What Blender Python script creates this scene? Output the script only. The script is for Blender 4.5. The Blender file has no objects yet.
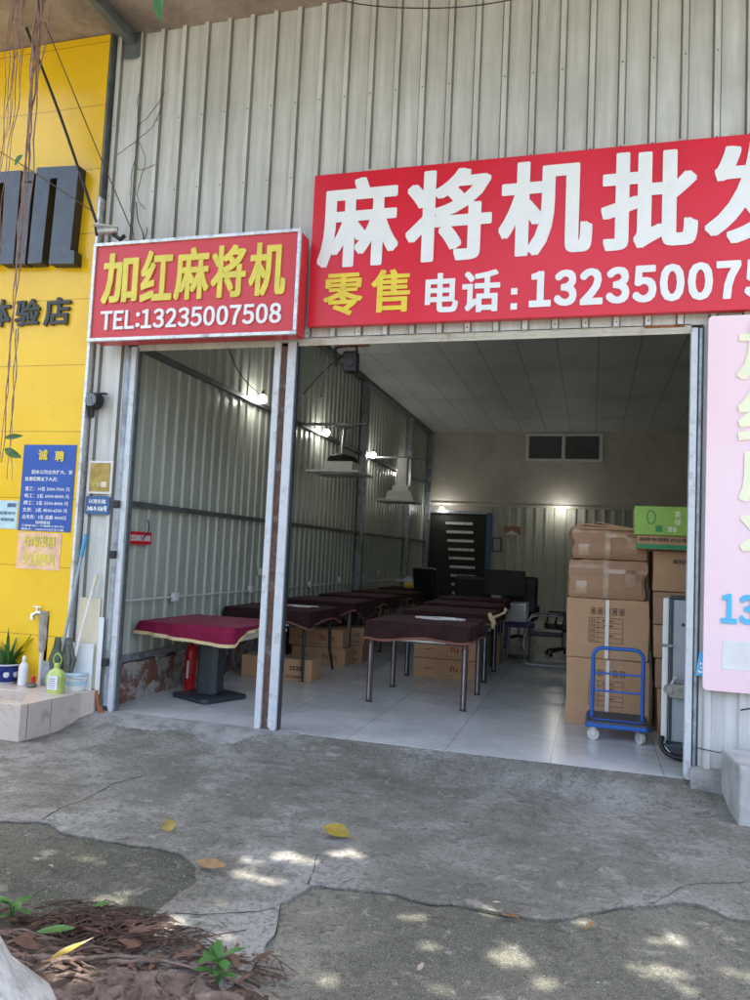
import bpy, bmesh, math, random
from mathutils import Vector, Matrix, noise
S = bpy.context.scene
COL = S.collection
rnd = random.Random(7)
R = math.radians
PI = math.pi

# ------------------------------------------------------------------ materials
def new_mat(name):
    m = bpy.data.materials.new(name); m.use_nodes = True
    nt = m.node_tree; p = nt.nodes['Principled BSDF']
    return m, nt, p
class NT:
    def __init__(s, nt): s.nt = nt; s.L = nt.links.new
    def n(s, t, **k):
        d = s.nt.nodes.new(t)
        for a, b in k.items():
            if a.startswith('_'): setattr(d, a[1:], b)
            else:
                key = a.replace('__', ' ')
                d.inputs[key].default_value = b
        return d
    def coord(s, scale=(1,1,1), rot=(0,0,0), loc=(0,0,0), world=False):
        if world:
            g = s.n('ShaderNodeNewGeometry'); out = g.outputs['Position']
        else:
            g = s.n('ShaderNodeTexCoord'); out = g.outputs['Object']
        mp = s.n('ShaderNodeMapping'); mp.inputs['Scale'].default_value = scale
        mp.inputs['Rotation'].default_value = rot; mp.inputs['Location'].default_value = loc
        s.L(out, mp.inputs['Vector']); return mp.outputs[0]
    def noise(s, vec, scale=5, detail=6, rough=.55, dist=0):
        d = s.n('ShaderNodeTexNoise'); d.inputs['Scale'].default_value = scale
        d.inputs['Detail'].default_value = detail; d.inputs['Roughness'].default_value = rough
        d.inputs['Distortion'].default_value = dist
        s.L(vec, d.inputs['Vector']); return d.outputs['Fac']
    def ramp(s, fac, stops):
        r = s.n('ShaderNodeValToRGB'); e = r.color_ramp.elements
        while len(e) < len(stops): e.new(.5)
        for i, (p, c) in enumerate(stops):
            e[i].position = p
            e[i].color = (c, c, c, 1) if not isinstance(c, (tuple, list)) else (*c, 1)
        s.L(fac, r.inputs['Fac']); return r.outputs['Color']
    def mix(s, fac, a, b, mode='MIX'):
        d = s.n('ShaderNodeMix', _data_type='RGBA', _blend_type=mode)
        for k, v in ((0, fac), (6, a), (7, b)):
            if isinstance(v, (int, float)): d.inputs[k].default_value = v
            elif isinstance(v, tuple): d.inputs[k].default_value = (*v, 1)
            else: s.L(v, d.inputs[k])
        return d.outputs[2]
    def bump(s, p, h, strength=.3, dist=.02):
        b = s.n('ShaderNodeBump'); b.inputs['Strength'].default_value = strength
        b.inputs['Distance'].default_value = dist
        s.L(h, b.inputs['Height']); s.L(b.outputs[0], p.inputs['Normal'])
def plain(name, col, rough=.6, metal=0, var=.12, scale=8, bump=0.0, spec=None, dirt=None, dscale=3):
    """a plain coloured surface with slight uneven tone (and optional dirt blotches)"""
    m, nt, p = new_mat(name); t = NT(nt)
    v = t.coord()
    f = t.noise(v, scale, 5)
    lo = tuple(c*(1-var) for c in col); hi = tuple(min(1, c*(1+var)) for c in col)
    c = t.ramp(f, [(.3, lo), (.7, hi)])
    if dirt:
        d = t.noise(v, dscale, 8, .7)
        c = t.mix(t.ramp(d, [(.52, 0), (.68, 1)]), c, dirt)
    t.L(c, p.inputs['Base Color'])
    p.inputs['Roughness'].default_value = rough; p.inputs['Metallic'].default_value = metal
    if spec is not None: p.inputs['Specular IOR Level'].default_value = spec
    if bump: t.bump(p, t.noise(v, scale*6, 4), bump, .004)
    return m
def emit(name, col, st):
    m, nt, p = new_mat(name)
    p.inputs['Base Color'].default_value = (*col, 1); p.inputs['Emission Color'].default_value = (*col, 1)
    p.inputs['Emission Strength'].default_value = st
    return m
M = {}
def cladding(name, base, dark, rough=.5, streak=.55, rust=False):
    m, nt, p = new_mat(name); t = NT(nt)
    vs = t.coord(scale=(9, 9, .55)); vb = t.coord()
    st = t.noise(vs, 1.6, 7, .65)
    bl = t.noise(vb, 1.1, 6, .6)
    fine = t.noise(vb, 26, 6, .7)
    c = t.mix(t.ramp(st, [(.38, 0), (.75, 1)]), base, dark)
    c = t.mix(t.ramp(bl, [(.45, 0), (.72, streak)]), c, tuple(d*.82 for d in dark))
    c = t.mix(t.ramp(fine, [(.60, 0), (.74, .5)]), c, tuple(d*.6 for d in dark))
    sp = t.noise(vb, 60, 2, .5)
    c = t.mix(t.ramp(sp, [(.73, 0), (.77, .7)]), c, (.06, .055, .045))
    pan = t.noise(t.coord(scale=(1.2, 1.2, .02)), 1.3, 1, .5)
    c = t.mix(t.ramp(pan, [(.35, .22), (.65, 0)]), c, dark)
    rn = t.noise(t.coord(scale=(14, 14, .8)), 2.0, 5, .7)
    c = t.mix(t.ramp(rn, [(.66, 0), (.78, .6)]), c, (.17, .11, .07))
    t.L(c, p.inputs['Base Color']); p.inputs['Roughness'].default_value = rough
    t.bump(p, t.noise(vb, 2.6, 3), .5, .03)
    return m
M['front'] = cladding('front_cladding_paint', (.64, .655, .635), (.42, .42, .385), .42)
M['fold'] = cladding('shaded_grimy_rib_folds', (.26, .26, .24), (.12, .115, .10), .6)  # darker tone paints shade as well as dirt onto the rib sides
M['lowfront'] = cladding('pale_front_cladding_paint', (.62, .63, .62), (.42, .42, .41), .5, .35)
M['side'] = cladding('side_cladding_paint', (.52, .56, .50), (.38, .41, .36), .30, .4)
M['backclad'] = cladding('back_cladding_paint', (.56, .57, .50), (.44, .45, .38), .35, .4)
M['steel'] = plain('galvanised_steel', (.30, .34, .38), .42, .5, .25, 14, .1, dirt=(.12, .12, .13), dscale=4)
M['rail'] = plain('pale_rail_paint', (.56, .60, .64), .45, .1, .12, 9, .15, dirt=(.36, .36, .36), dscale=9)
M['darksteel'] = plain('grey_purlin_paint', (.13, .15, .155), .5, .3, .3, 9)
M['rust'] = plain('rusty_steel', (.12, .065, .05), .85, 0, .35, 20, .4, dirt=(.26, .25, .24), dscale=7)
M['dryrust'] = plain('orange_rust', (.28, .11, .05), .9, 0, .35, 30, .4)
M['black'] = plain('black_plastic', (.014, .014, .016), .6, 0, .2)
M['leather'] = plain('black_leather', (.016, .018, .022), .42, 0, .3, 20, .2)
M['chrome'] = plain('chrome_tube', (.65, .66, .68), .22, 1, .05)
M['white'] = plain('white_plastic', (.72, .73, .72), .4, 0, .05)
M['paper'] = plain('white_paper', (.7, .7, .7), .8, 0, .06)
M['cream'] = plain('cream_beam', (.50, .48, .41), .6, 0, .12, 6, .1, dirt=(.30, .22, .15), dscale=5)
M['alu'] = plain('aluminium_edge', (.62, .63, .64), .35, .6, .2, 30, dirt=(.3, .3, .3), dscale=9)
# --- tiles
def tiles():
    m, nt, p = new_mat('pale_floor_tiles'); t = NT(nt); v = t.coord(loc=(.26, .03, 0))
    b = t.n('ShaderNodeTexBrick', _offset=0.0, Scale=1.0)
    b.inputs['Brick Width'].default_value = .8; b.inputs['Row Height'].default_value = .8
    b.inputs['Mortar Size'].default_value = .0025; b.inputs['Mortar Smooth'].default_value = .3
    b.inputs['Color1'].default_value = (.66, .66, .65, 1); b.inputs['Color2'].default_value = (.63, .63, .62, 1)
    b.inputs['Mortar'].default_value = (.14, .14, .14, 1)
    t.L(v, b.inputs['Vector'])
    d1 = t.noise(v, 1.3, 8, .65); d2 = t.noise(v, 9, 8, .7)
    c = t.mix(t.ramp(d1, [(.42, 0), (.72, .55)]), b.outputs['Color'], (.27, .27, .27))
    c = t.mix(t.ramp(d2, [(.60, 0), (.80, .55)]), c, (.2, .19, .18))
    c = t.mix(t.ramp(t.noise(v, 24, 9, .8, .6), [(.60, 0), (.68, .45)]), c, (.24, .225, .20))
    c = t.mix(t.ramp(t.noise(t.coord(scale=(1, 5, 1), rot=(0, 0, .6)), 4, 8, .75), [(.60, 0), (.70, .4)]), c, (.30, .29, .27))
    t.L(c, p.inputs['Base Color'])
    r = t.ramp(t.noise(v, 3, 7, .7), [(.3, .17), (.7, .25)]); t.L(r, p.inputs['Roughness'])
    return m
M['tile'] = tiles()
def ceiling_mat():
    m, nt, p = new_mat('pale_ceiling_boards'); t = NT(nt); v = t.coord(loc=(-.02, 0, 0))
    b = t.n('ShaderNodeTexBrick', _offset=0.0, Scale=1.0)
    b.inputs['Brick Width'].default_value = .605; b.inputs['Row Height'].default_value = 1.2
    b.inputs['Mortar Size'].default_value = .010; b.inputs['Mortar Smooth'].default_value = .1
    b.inputs['Color1'].default_value = (.60, .62, .61, 1); b.inputs['Color2'].default_value = (.55, .575, .57, 1)
    b.inputs['Mortar'].default_value = (.27, .28, .28, 1)
    t.L(v, b.inputs['Vector'])
    c = t.mix(t.ramp(t.noise(v, .9, 6, .6), [(.45, 0), (.7, .4)]), b.outputs['Color'], (.27, .29, .29))
    t.L(c, p.inputs['Base Color']); p.inputs['Roughness'].default_value = .55
    return m
M['ceil'] = ceiling_mat()
# --- outside ground
def ground_mat(name, mode):
    m, nt, p = new_mat(name); t = NT(nt); v = t.coord(world=True)
    big = t.noise(v, .9, 8, .62, .4); mid = t.noise(v, 3.3, 9, .68, .3); fine = t.noise(v, 38, 8, .72)
    gr = t.noise(v, 150, 4, .7)
    if mode == 'screed':
        c = t.ramp(big, [(.32, (.125, .118, .09)), (.47, (.24, .232, .198)), (.60, (.37, .363, .34))])
        c = t.mix(t.ramp(mid, [(.49, 0), (.555, .6)]), c, (.145, .14, .112))
        dk = (.062, .060, .048); lt = (.50, .49, .455)
    elif mode == 'algae':
        c = t.ramp(big, [(.30, (.045, .052, .032)), (.50, (.075, .08, .052)), (.70, (.125, .118, .088))])
        c = t.mix(t.ramp(mid, [(.50, 0), (.68, .7)]), c, (.19, .178, .15))
        dk = (.03, .03, .024); lt = (.40, .38, .34)
    else:
        c = t.ramp(big, [(.30, (.085, .087, .060)), (.50, (.155, .15, .115)), (.70, (.27, .255, .21))])
        c = t.mix(t.ramp(mid, [(.48, 0), (.66, .7)]), c, (.09, .092, .070))
        dk = (.048, .047, .034); lt = (.54, .52, .46)
    c = t.mix(t.ramp(fine, [(.50, 0), (.66, .85)]), c, dk)
    c = t.mix(t.ramp(t.noise(v, 55, 6, .75), [(.60, 0), (.72, .75)]), c, lt)
    c = t.mix(t.ramp(gr, [(.35, .30), (.65, 0)]), c, dk)
    m2 = t.noise(v, 8.5, 9, .72, .5)
    c = t.mix(t.ramp(m2, [(.57, 0), (.63, .35)]), c, lt)
    pit = t.noise(v, 90, 3, .6)
    c = t.mix(t.ramp(pit, [(.62, 0), (.68, .85)]), c, dk)
    c = t.mix(t.ramp(t.noise(v, 210, 2, .5), [(.60, 0), (.68, .8)]), c, lt)
    c = t.mix(t.ramp(t.noise(v, 14, 8, .7, .6), [(.57, 0), (.63, .5)]), c, dk)
    # smears and long stains
    vs = t.coord(scale=(1, 3.5, 1), rot=(0, 0, .35), world=True)
    c = t.mix(t.ramp(t.noise(vs, 2.2, 8, .7), [(.56, 0), (.72, .6)]), c, dk)
    t.L(c, p.inputs['Base Color'])
    t.L(t.ramp(mid, [(.3, .55), (.7, .9)]), p.inputs['Roughness'])
    a = t.n('ShaderNodeMath', _operation='ADD'); t.L(fine, a.inputs[0]); t.L(mid, a.inputs[1])
    t.bump(p, a.outputs[0], 1.0, .02)
    return m
M['screed'] = ground_mat('grey_cement', 'screed'); M['algae'] = ground_mat('mossy_cement', 'algae'); M['pale'] = ground_mat('speckled_cement', 'pale')
def rough_con(name, base, dark, sc=5, bump=.6):
    m, nt, p = new_mat(name); t = NT(nt); v = t.coord(world=True)
    c = t.mix(t.ramp(t.noise(v, sc, 9, .68, .3), [(.42, 0), (.64, 1)]), base, dark)
    c = t.mix(t.ramp(t.noise(v, sc*14, 7, .75), [(.55, 0), (.72, .6)]), c, tuple(d*.5 for d in dark))
    t.L(c, p.inputs['Base Color']); p.inputs['Roughness'].default_value = .88
    t.bump(p, t.noise(v, sc*8, 8, .7), bump, .012)
    return m
M['slab'] = rough_con('stained_slab_underside', (.36, .29, .24), (.20, .155, .125), 1.6, .3)
M['block'] = rough_con('white_concrete', (.45, .455, .45), (.30, .30, .29), 4)
M['ramp'] = rough_con('pale_mortar', (.30, .295, .28), (.16, .16, .15), 7)
M['crack'] = plain('dirt_filled_crack', (.03, .03, .022), .95, 0, .3, 20)
M['plaster'] = plain('beige_wall_plaster', (.55, .52, .46), .75, 0, .10, 1.5, .05, dirt=(.45, .42, .37), dscale=1.2)
def brick_base():
    m, nt, p = new_mat('peeling_plaster_brick'); t = NT(nt); v = t.coord(world=True)
    vo = t.n('ShaderNodeTexVoronoi', Scale=9.0); t.L(v, vo.inputs['Vector'])
    c = t.ramp(t.noise(v, 10, 8, .65, .6), [(.3, (.13, .05, .035)), (.55, (.24, .09, .055)), (.8, (.16, .08, .06))])
    c = t.mix(t.ramp(t.noise(v, 4.0, 8, .7, .3), [(.47, 0), (.52, 1)]), c, (.36, .35, .32))
    c = t.mix(t.ramp(t.noise(v, 9, 9, .7, .2), [(.50, 0), (.60, .85)]), c, (.14, .12, .10))
    c = t.mix(t.ramp(t.noise(v, 30, 6, .7), [(.52, 0), (.66, .6)]), c, (.07, .055, .045))
    t.L(c, p.inputs['Base Color']); p.inputs['Roughness'].default_value = .9
    t.bump(p, t.noise(v, 11, 8, .7, .5), .9, .03)
    return m
M['brick'] = brick_base()
def yellow_mat():
    m, nt, p = new_mat('glossy_yellow_panel'); t = NT(nt); v = t.coord()
    c = t.ramp(t.noise(v, .8, 5), [(.3, (.72, .44, .008)), (.7, (.82, .53, .012))])
    b = t.n('ShaderNodeTexBrick', _offset=0.0, Scale=1.0)
    b.inputs['Brick Width'].default_value = 40.; b.inputs['Row Height'].default_value = .62; b.inputs['Mortar Size'].default_value = .003
    b.inputs['Color1'].default_value = (1, 1, 1, 1); b.inputs['Color2'].default_value = (1, 1, 1, 1); b.inputs['Mortar'].default_value = (.35, .3, .2, 1)
    vv = t.coord(rot=(R(90), 0, 0)); t.L(vv, b.inputs['Vector'])
    c = t.mix(1.0, c, b.outputs['Color'], 'MULTIPLY')
    c = t.mix(t.ramp(t.noise(v, 9, 7, .7), [(.60, 0), (.78, .4)]), c, (.42, .27, .03))
    t.L(c, p.inputs['Base Color']); p.inputs['Roughness'].default_value = .22
    t.bump(p, t.noise(v, 2.2, 4, .5, .8), .3, .03)
    return m
M['yellow'] = yellow_mat()
M['letter'] = plain('slate_blue_paint', (.065, .085, .115), .5, 0, .12, 6, dirt=(.09, .105, .125), dscale=8)
M['letterside'] = plain('dark_letter_side', (.03, .028, .022), .6)
def signred(name, a, b, axis_scale=.6, rough=.35):
    m, nt, p = new_mat(name); t = NT(nt); v = t.coord()
    c = t.ramp(t.noise(v, axis_scale, 5, .5), [(.3, a), (.7, b)])
    c = t.mix(t.ramp(t.noise(v, 30, 6, .7), [(.60, 0), (.8, .25)]), c, tuple(x*.6 for x in a))
    t.L(c, p.inputs['Base Color']); p.inputs['Roughness'].default_value = rough
    t.bump(p, t.noise(v, 2.2, 3, .5, .8), .22, .02)
    return m
M['redbig'] = signred('red_banner_vinyl', (.62, .006, .022), (.72, .012, .036), 1.2, .3)
M['redsmall'] = signred('faded_red_vinyl', (.54, .028, .040), (.64, .050, .062))
M['pink'] = signred('sun_bleached_pink_vinyl', (.84, .56, .63), (.87, .70, .76))
M['tw'] = plain('white_vinyl_letters', (.82, .84, .86), .4, 0, .03)
M['ty'] = plain('yellow_letters', (.80, .62, .05), .45, 0, .08)
M['tyd'] = plain('mustard_letters', (.72, .62, .09), .45, 0, .1)
M['tcream'] = plain('cream_letters', (.85, .84, .62), .45, 0, .04)
M['tblue'] = plain('sky_blue_letters', (.10, .48, .80), .45, 0, .04)
M['tdark'] = plain('dark_letters', (.03, .035, .035), .5, 0, .1)
M['bluep'] = plain('blue_poster_print', (.012, .075, .36), .35, 0, .08, 5)
M['plateblue'] = plain('blue_enamel', (.03, .10, .26), .35, 0, .1)
M['brass'] = plain('brass_plate', (.34, .24, .07), .35, .5, .35, 12)
M['faded'] = plain('faded_pink_paper', (.72, .46, .30), .75, 0, .2, 14, dirt=(.75, .50, .10), dscale=10)
M['ltblue'] = plain('pale_blue_paper', (.45, .62, .66), .6, 0, .12, 9)
M['maroon'] = plain('maroon_velvet', (.19, .009, .042), .85, 0, .2, 14, .15, spec=.2)
M['gold'] = plain('gold_fringe', (.62, .47, .25), .8, 0, .2, 60, .3)
M['brown'] = plain('dark_brown_velvet', (.030, .012, .011), .85, 0, .25, 10, .15, spec=.2)
for k_ in ('brown', 'maroon'):
    p_ = M[k_].node_tree.nodes['Principled BSDF']; p_.inputs['Sheen Weight'].default_value = .14 if k_ == 'brown' else .3; p_.inputs['Sheen Roughness'].default_value = .35; p_.inputs['Sheen Tint'].default_value = (.55, .25, .28, 1)
M['trim'] = plain('rust_coloured_trim', (.20, .075, .055), .85, 0, .25, 60, .3)
M['tableleg'] = plain('brown_lacquer_metal', (.10, .065, .06), .3, .3, .12)
M['navyleg'] = plain('navy_lacquer_metal', (.03, .045, .07), .35, .3, .12)
M['woodrim'] = plain('pale_wood_rim', (.46, .40, .32), .5, 0, .12, 12)
M['charcoal'] = plain('charcoal_paint', (.03, .038, .045), .38, .1, .15, 8)
M['fabricred'] = plain('red_enamel', (.5, .012, .015), .3, 0, .08)
def carton_mat(name, col):
    m, nt, p = new_mat(name); t = NT(nt); v = t.coord()
    c = t.ramp(t.noise(v, 4, 6, .6), [(.3, tuple(x*.86 for x in col)), (.7, col)])
    vs = t.coord(scale=(1, 1, 40)); 
    c = t.mix(t.ramp(t.noise(v, 17, 7, .7), [(.60, 0), (.8, .35)]), c, tuple(x*.55 for x in col))
    t.L(c, p.inputs['Base Color']); p.inputs['Roughness'].default_value = .78
    t.bump(p, t.noise(v, 7, 4), .25, .012)
    return m
M['carton'] = carton_mat('brown_cardboard', (.50, .30, .165)); M['carton2'] = carton_mat('dull_cardboard', (.40, .235, .135))
M['ink'] = plain('black_print', (.10, .065, .045), .7); M['redink'] = plain('red_print', (.35, .035, .025), .7)
M['tape'] = plain('shiny_packing_tape', (.46, .31, .20), .12, 0, .15); M['whitetape'] = plain('white_strapping', (.75, .70, .66), .35, 0, .05)
M['green'] = plain('green_print', (.30, .50, .08), .5, 0, .1, 9); M['dgreen'] = plain('dark_green_print', (.03, .26, .10), .5, 0, .1)
M['cartblue'] = plain('blue_powder_coat', (.012, .105, .42), .32, 0, .1, 9)
M['rubber'] = plain('grey_ribbed_rubber', (.085, .09, .105), .7, 0, .12, 20)
M['wheel'] = plain('white_nylon', (.55, .54, .50), .45, 0, .1, 20, dirt=(.25, .24, .22), dscale=12)
M['greypanel'] = plain('grey_laminate', (.36, .40, .44), .35, 0, .08, 2.5)
M['glass'] = plain('dark_window_glass', (.10, .115, .12), .08, 0, .1)
M['purple'] = plain('purple_fabric', (.05, .03, .11), .8, 0, .15)
M['sinktile'] = plain('beige_sink_tile', (.55, .47, .41), .3, 0, .08, 5, .05, dirt=(.36, .29, .24), dscale=5)
M['potblue'] = plain('cobalt_glaze', (.008, .02, .16), .12, 0, .15); M['glaze'] = plain('white_glaze', (.6, .62, .66), .15, 0, .08)
M['humus'] = plain('dark_humus', (.055, .038, .028), .95, 0, .45, 40, .8, dirt=(.12, .085, .06), dscale=25)
M['grit'] = plain('pale_grit', (.30, .29, .26), .9, 0, .4, 9)
M['soil'] = plain('potting_soil', (.05, .035, .025), .95, 0, .3, 30, .5)
M['lime'] = plain('yellow_green_liquid', (.40, .50, .13), .15, 0, .2, 14); M['aqua'] = plain('pale_blue_label', (.42, .58, .66), .4, 0, .1, 20)
M['mopgrey'] = plain('grey_mop_yarn', (.13, .14, .12), .95, 0, .35, 30, .5); M['mopgreen'] = plain('dull_green_fabric', (.10, .125, .08), .9, 0, .25, 20, .3)
M['polegrey'] = plain('grey_pole', (.32, .38, .44), .4, .3, .1); M['poleblue'] = plain('sky_blue_grip', (.05, .30, .55), .4)
M['ivory'] = plain('ivory_board', (.66, .60, .44), .55, 0, .06, 4); M['whiteboard'] = plain('white_board', (.68, .70, .70), .5, 0, .05, 4)
M['pipe'] = plain('weathered_pipe_wrap', (.36, .33, .29), .8, 0, .3, 18, .5, dirt=(.16, .12, .09), dscale=8)
M['wood'] = plain('old_brown_wood', (.12, .065, .035), .8, 0, .3, 12, .3)
def leafmat(name, col, rough=.45):
    m, nt, p = new_mat(name); t = NT(nt); v = t.coord()
    c = t.ramp(t.noise(v, 14, 5, .6), [(.3, tuple(x*.6 for x in col)), (.7, tuple(x*1.25 for x in col))])
    t.L(c, p.inputs['Base Color']); p.inputs['Roughness'].default_value = rough
    return m
M['leaf'] = leafmat('green_leaf', (.045, .15, .03)); M['leafbr'] = leafmat('bright_green_leaf', (.045, .14, .03)); M['leafyel'] = leafmat('yellow_leaf', (.30, .22, .035))
M['leafbrown'] = leafmat('dry_brown_leaf', (.26, .155, .07), .8); M['leafred'] = leafmat('red_brown_leaf', (.11, .055, .035), .8); M['leafpale'] = leafmat('pale_dry_leaf', (.36, .30, .22), .8)
M['crown'] = leafmat('banyan_leaf', (.05, .11, .03))
def bark(name, a, b, sc=6):
    m, nt, p = new_mat(name); t = NT(nt); v = t.coord(world=True)
    c = t.ramp(t.noise(v, sc, 9, .7, .5), [(.32, a), (.66, b)])
    c = t.mix(t.ramp(t.noise(v, sc*8, 7, .75), [(.55, 0), (.72, .8)]), c, tuple(x*.35 for x in a))
    c = t.mix(t.ramp(t.noise(v, sc*3, 7, .6), [(.62, 0), (.70, .6)]), c, (.34, .27, .24))
    t.L(c, p.inputs['Base Color']); p.inputs['Roughness'].default_value = .9
    t.bump(p, t.noise(v, sc*4, 9, .75), .9, .03)
    return m
M['root'] = bark('reddish_root_bark', (.10, .065, .05), (.33, .24, .195)); M['twig'] = bark('twig_bark', (.06, .035, .025), (.15, .085, .06), 14)
M['aroot'] = bark('pinkish_aerial_root', (.22, .13, .11), (.52, .34, .29), 12)
M['limewash'] = rough_con('limewashed_bark', (.60, .61, .60), (.36, .36, .35), 14, .8)
M['wire'] = plain('black_cable', (.02, .018, .018), .6); M['brwire'] = plain('brown_cable', (.07, .045, .035), .7)
M['bulb'] = emit('lit_bulb', (1, .95, .86), 14)

# ------------------------------------------------------------------ geometry helpers
class MB:
    def __init__(s): s.v = []; s.f = []
    def add(s, vs, fs):
        o = len(s.v); s.v += [tuple(v) for v in vs]; s.f += [tuple(i+o for i in f) for f in fs]; return s
    def box(s, x0, x1, y0, y1, z0, z1, X=None):
        vs = [(x0,y0,z0),(x1,y0,z0),(x1,y1,z0),(x0,y1,z0),(x0,y0,z1),(x1,y0,z1),(x1,y1,z1),(x0,y1,z1)]
        if X: vs = [X @ Vector(v) for v in vs]
        return s.add(vs, [(3,2,1,0),(4,5,6,7),(0,1,5,4),(1,2,6,5),(2,3,7,6),(3,0,4,7)])
    def prism(s, poly, a, b, axis='z'):
        """extrude a 2-D polygon from a to b along an axis; poly in the other two coordinates"""
        n = len(poly)
        def P(p, t):
            return {'z': (p[0], p[1], t), 'y': (p[0], t, p[1]), 'x': (t, p[0], p[1])}[axis]
        vs = [P(p, a) for p in poly] + [P(p, b) for p in poly]
        fs = [tuple(range(n-1, -1, -1)), tuple(range(n, 2*n))] + [(i, (i+1) % n, n+(i+1) % n, n+i) for i in range(n)]
        return s.add(vs, fs)
    def tube(s, pts, r, n=8, cap=True):
        pts = [Vector(p) for p in pts]; m = len(pts)
        rs = r if isinstance(r, (list, tuple)) else [r]*m
        vs = []; prev = None
        for i, p in enumerate(pts):
            d = (pts[min(i+1, m-1)] - pts[max(i-1, 0)]).normalized()
            if prev is None:
                a = Vector((0, 0, 1)) if abs(d.z) < .9 else Vector((1, 0, 0))
                u = d.cross(a).normalized()
            else:
                u = (prev - d*prev.dot(d)).normalized()
            prev = u; w = d.cross(u)
            for k in range(n):
                t = 2*PI*k/n
                vs.append(p + (u*math.cos(t) + w*math.sin(t))*rs[i])
        fs = [(i*n+k, i*n+(k+1) % n, (i+1)*n+(k+1) % n, (i+1)*n+k) for i in range(m-1) for k in range(n)]
        if cap: fs += [tuple(range(n-1, -1, -1)), tuple((m-1)*n+k for k in range(n))]
        return s.add(vs, fs)
    def lathe(s, prof, c=(0,0,0), n=24, cap=True):
        vs = []; m = len(prof)
        for r, z in prof:
            for k in range(n):
                t = 2*PI*k/n; vs.append((c[0]+r*math.cos(t), c[1]+r*math.sin(t), c[2]+z))
        fs = [(i*n+k, i*n+(k+1) % n, (i+1)*n+(k+1) % n, (i+1)*n+k) for i in range(m-1) for k in range(n)]
        if cap: fs += [tuple(range(n-1, -1, -1)), tuple((m-1)*n+k for k in range(n))]
        return s.add(vs, fs)
    def cylx(s, c, r, h, axis='x', n=20):
        d = {'x': Vector((h/2,0,0)), 'y': Vector((0,h/2,0)), 'z': Vector((0,0,h/2))}[axis]
        return s.tube([Vector(c)-d, Vector(c)+d], r, n)
    def build(s, name, m, parent=None, smooth=False, bevel=0, jitter=0):
        me = bpy.data.meshes.new(name); me.from_pydata(s.v, [], s.f)
        bm = bmesh.new(); bm.from_mesh(me)
        bmesh.ops.recalc_face_normals(bm, faces=bm.faces)
        if jitter:
            for v in bm.verts: v.co += Vector((rnd.uniform(-1,1), rnd.uniform(-1,1), rnd.uniform(-1,1)))*jitter
        if smooth:
            for f in bm.faces: f.smooth = True
        bm.to_mesh(me); bm.free()
        me.materials.append(M[m] if isinstance(m, str) else m)
        o = bpy.data.objects.new(name, me); COL.objects.link(o)
        if parent: o.parent = parent
        if bevel:
            b = o.modifiers.new('soft_edges', 'BEVEL'); b.width = bevel; b.segments = 2; b.limit_method = 'ANGLE'; b.angle_limit = R(40)
        if smooth:
            try: me.set_sharp_from_angle(angle=R(40))
            except Exception: pass
        return o
def tag(o, label, cat=None, group=None, kind=None):
    if label: o['label'] = label
    if cat: o['category'] = cat
    if group: o['group'] = group
    if kind: o['kind'] = kind
    return o
def thing(name, label, cat, loc=(0,0,0), rz=0, group=None):
    o = bpy.data.objects.new(name, None); COL.objects.link(o); o.empty_display_size = .1
    o.location = loc; o.rotation_euler = (0, 0, rz)
    return tag(o, label, cat, group)
def copy_tree(o, parent=None):
    c = o.copy(); COL.objects.link(c); c.parent = parent
    for ch in list(o.children): copy_tree(ch, c)
    return c
def arc(cx, cy, r, a0, a1, n=6):
    return [(cx+r*math.cos(R(a0+(a1-a0)*i/n)), cy+r*math.sin(R(a0+(a1-a0)*i/n))) for i in range(n+1)]
def rrect(x0, x1, y0, y1, r, n=4):
    return arc(x1-r, y0+r, r, -90, 0, n)+arc(x1-r, y1-r, r, 0, 90, n)+arc(x0+r, y1-r, r, 90, 180, n)+arc(x0+r, y0+r, r, 180, 270, n)
# lettering: outlines of the built-in type face thickened by shifted copies, fitted to a rectangle
def glyphs(txt, bold=.03, boldy=None, res=3):
    cu = bpy.data.curves.new('lettering', 'FONT'); cu.body = txt; cu.size = 1; cu.resolution_u = res
    o = bpy.data.objects.new('lettering', cu); COL.objects.link(o)
    bpy.context.view_layer.update()
    dg = bpy.context.evaluated_depsgraph_get()
    me = bpy.data.meshes.new_from_object(o.evaluated_get(dg))
    vs = [v.co.copy() for v in me.vertices]; fs = [tuple(p.vertices) for p in me.polygons]
    bpy.data.objects.remove(o); bpy.data.curves.remove(cu); bpy.data.meshes.remove(me)
    V = []; F = []; k = 0
    boldy = bold*.75 if boldy is None else boldy
    sh = [(0, 0)]
    if bold:
        n_ = 28 if res >= 3 else 8
        for i in range(n_):
            c_, s_ = math.cos(2*PI*i/n_), math.sin(2*PI*i/n_)
            sh.append((bold*math.copysign(abs(c_)**.45, c_), boldy*math.copysign(abs(s_)**.45, s_)))
    for dx, dy in sh:
        b = len(V); V += [(v.x+dx, v.y+dy, k) for v in vs]; F += [tuple(i+b for i in f) for f in fs]; k += 1
    return V, F
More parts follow.
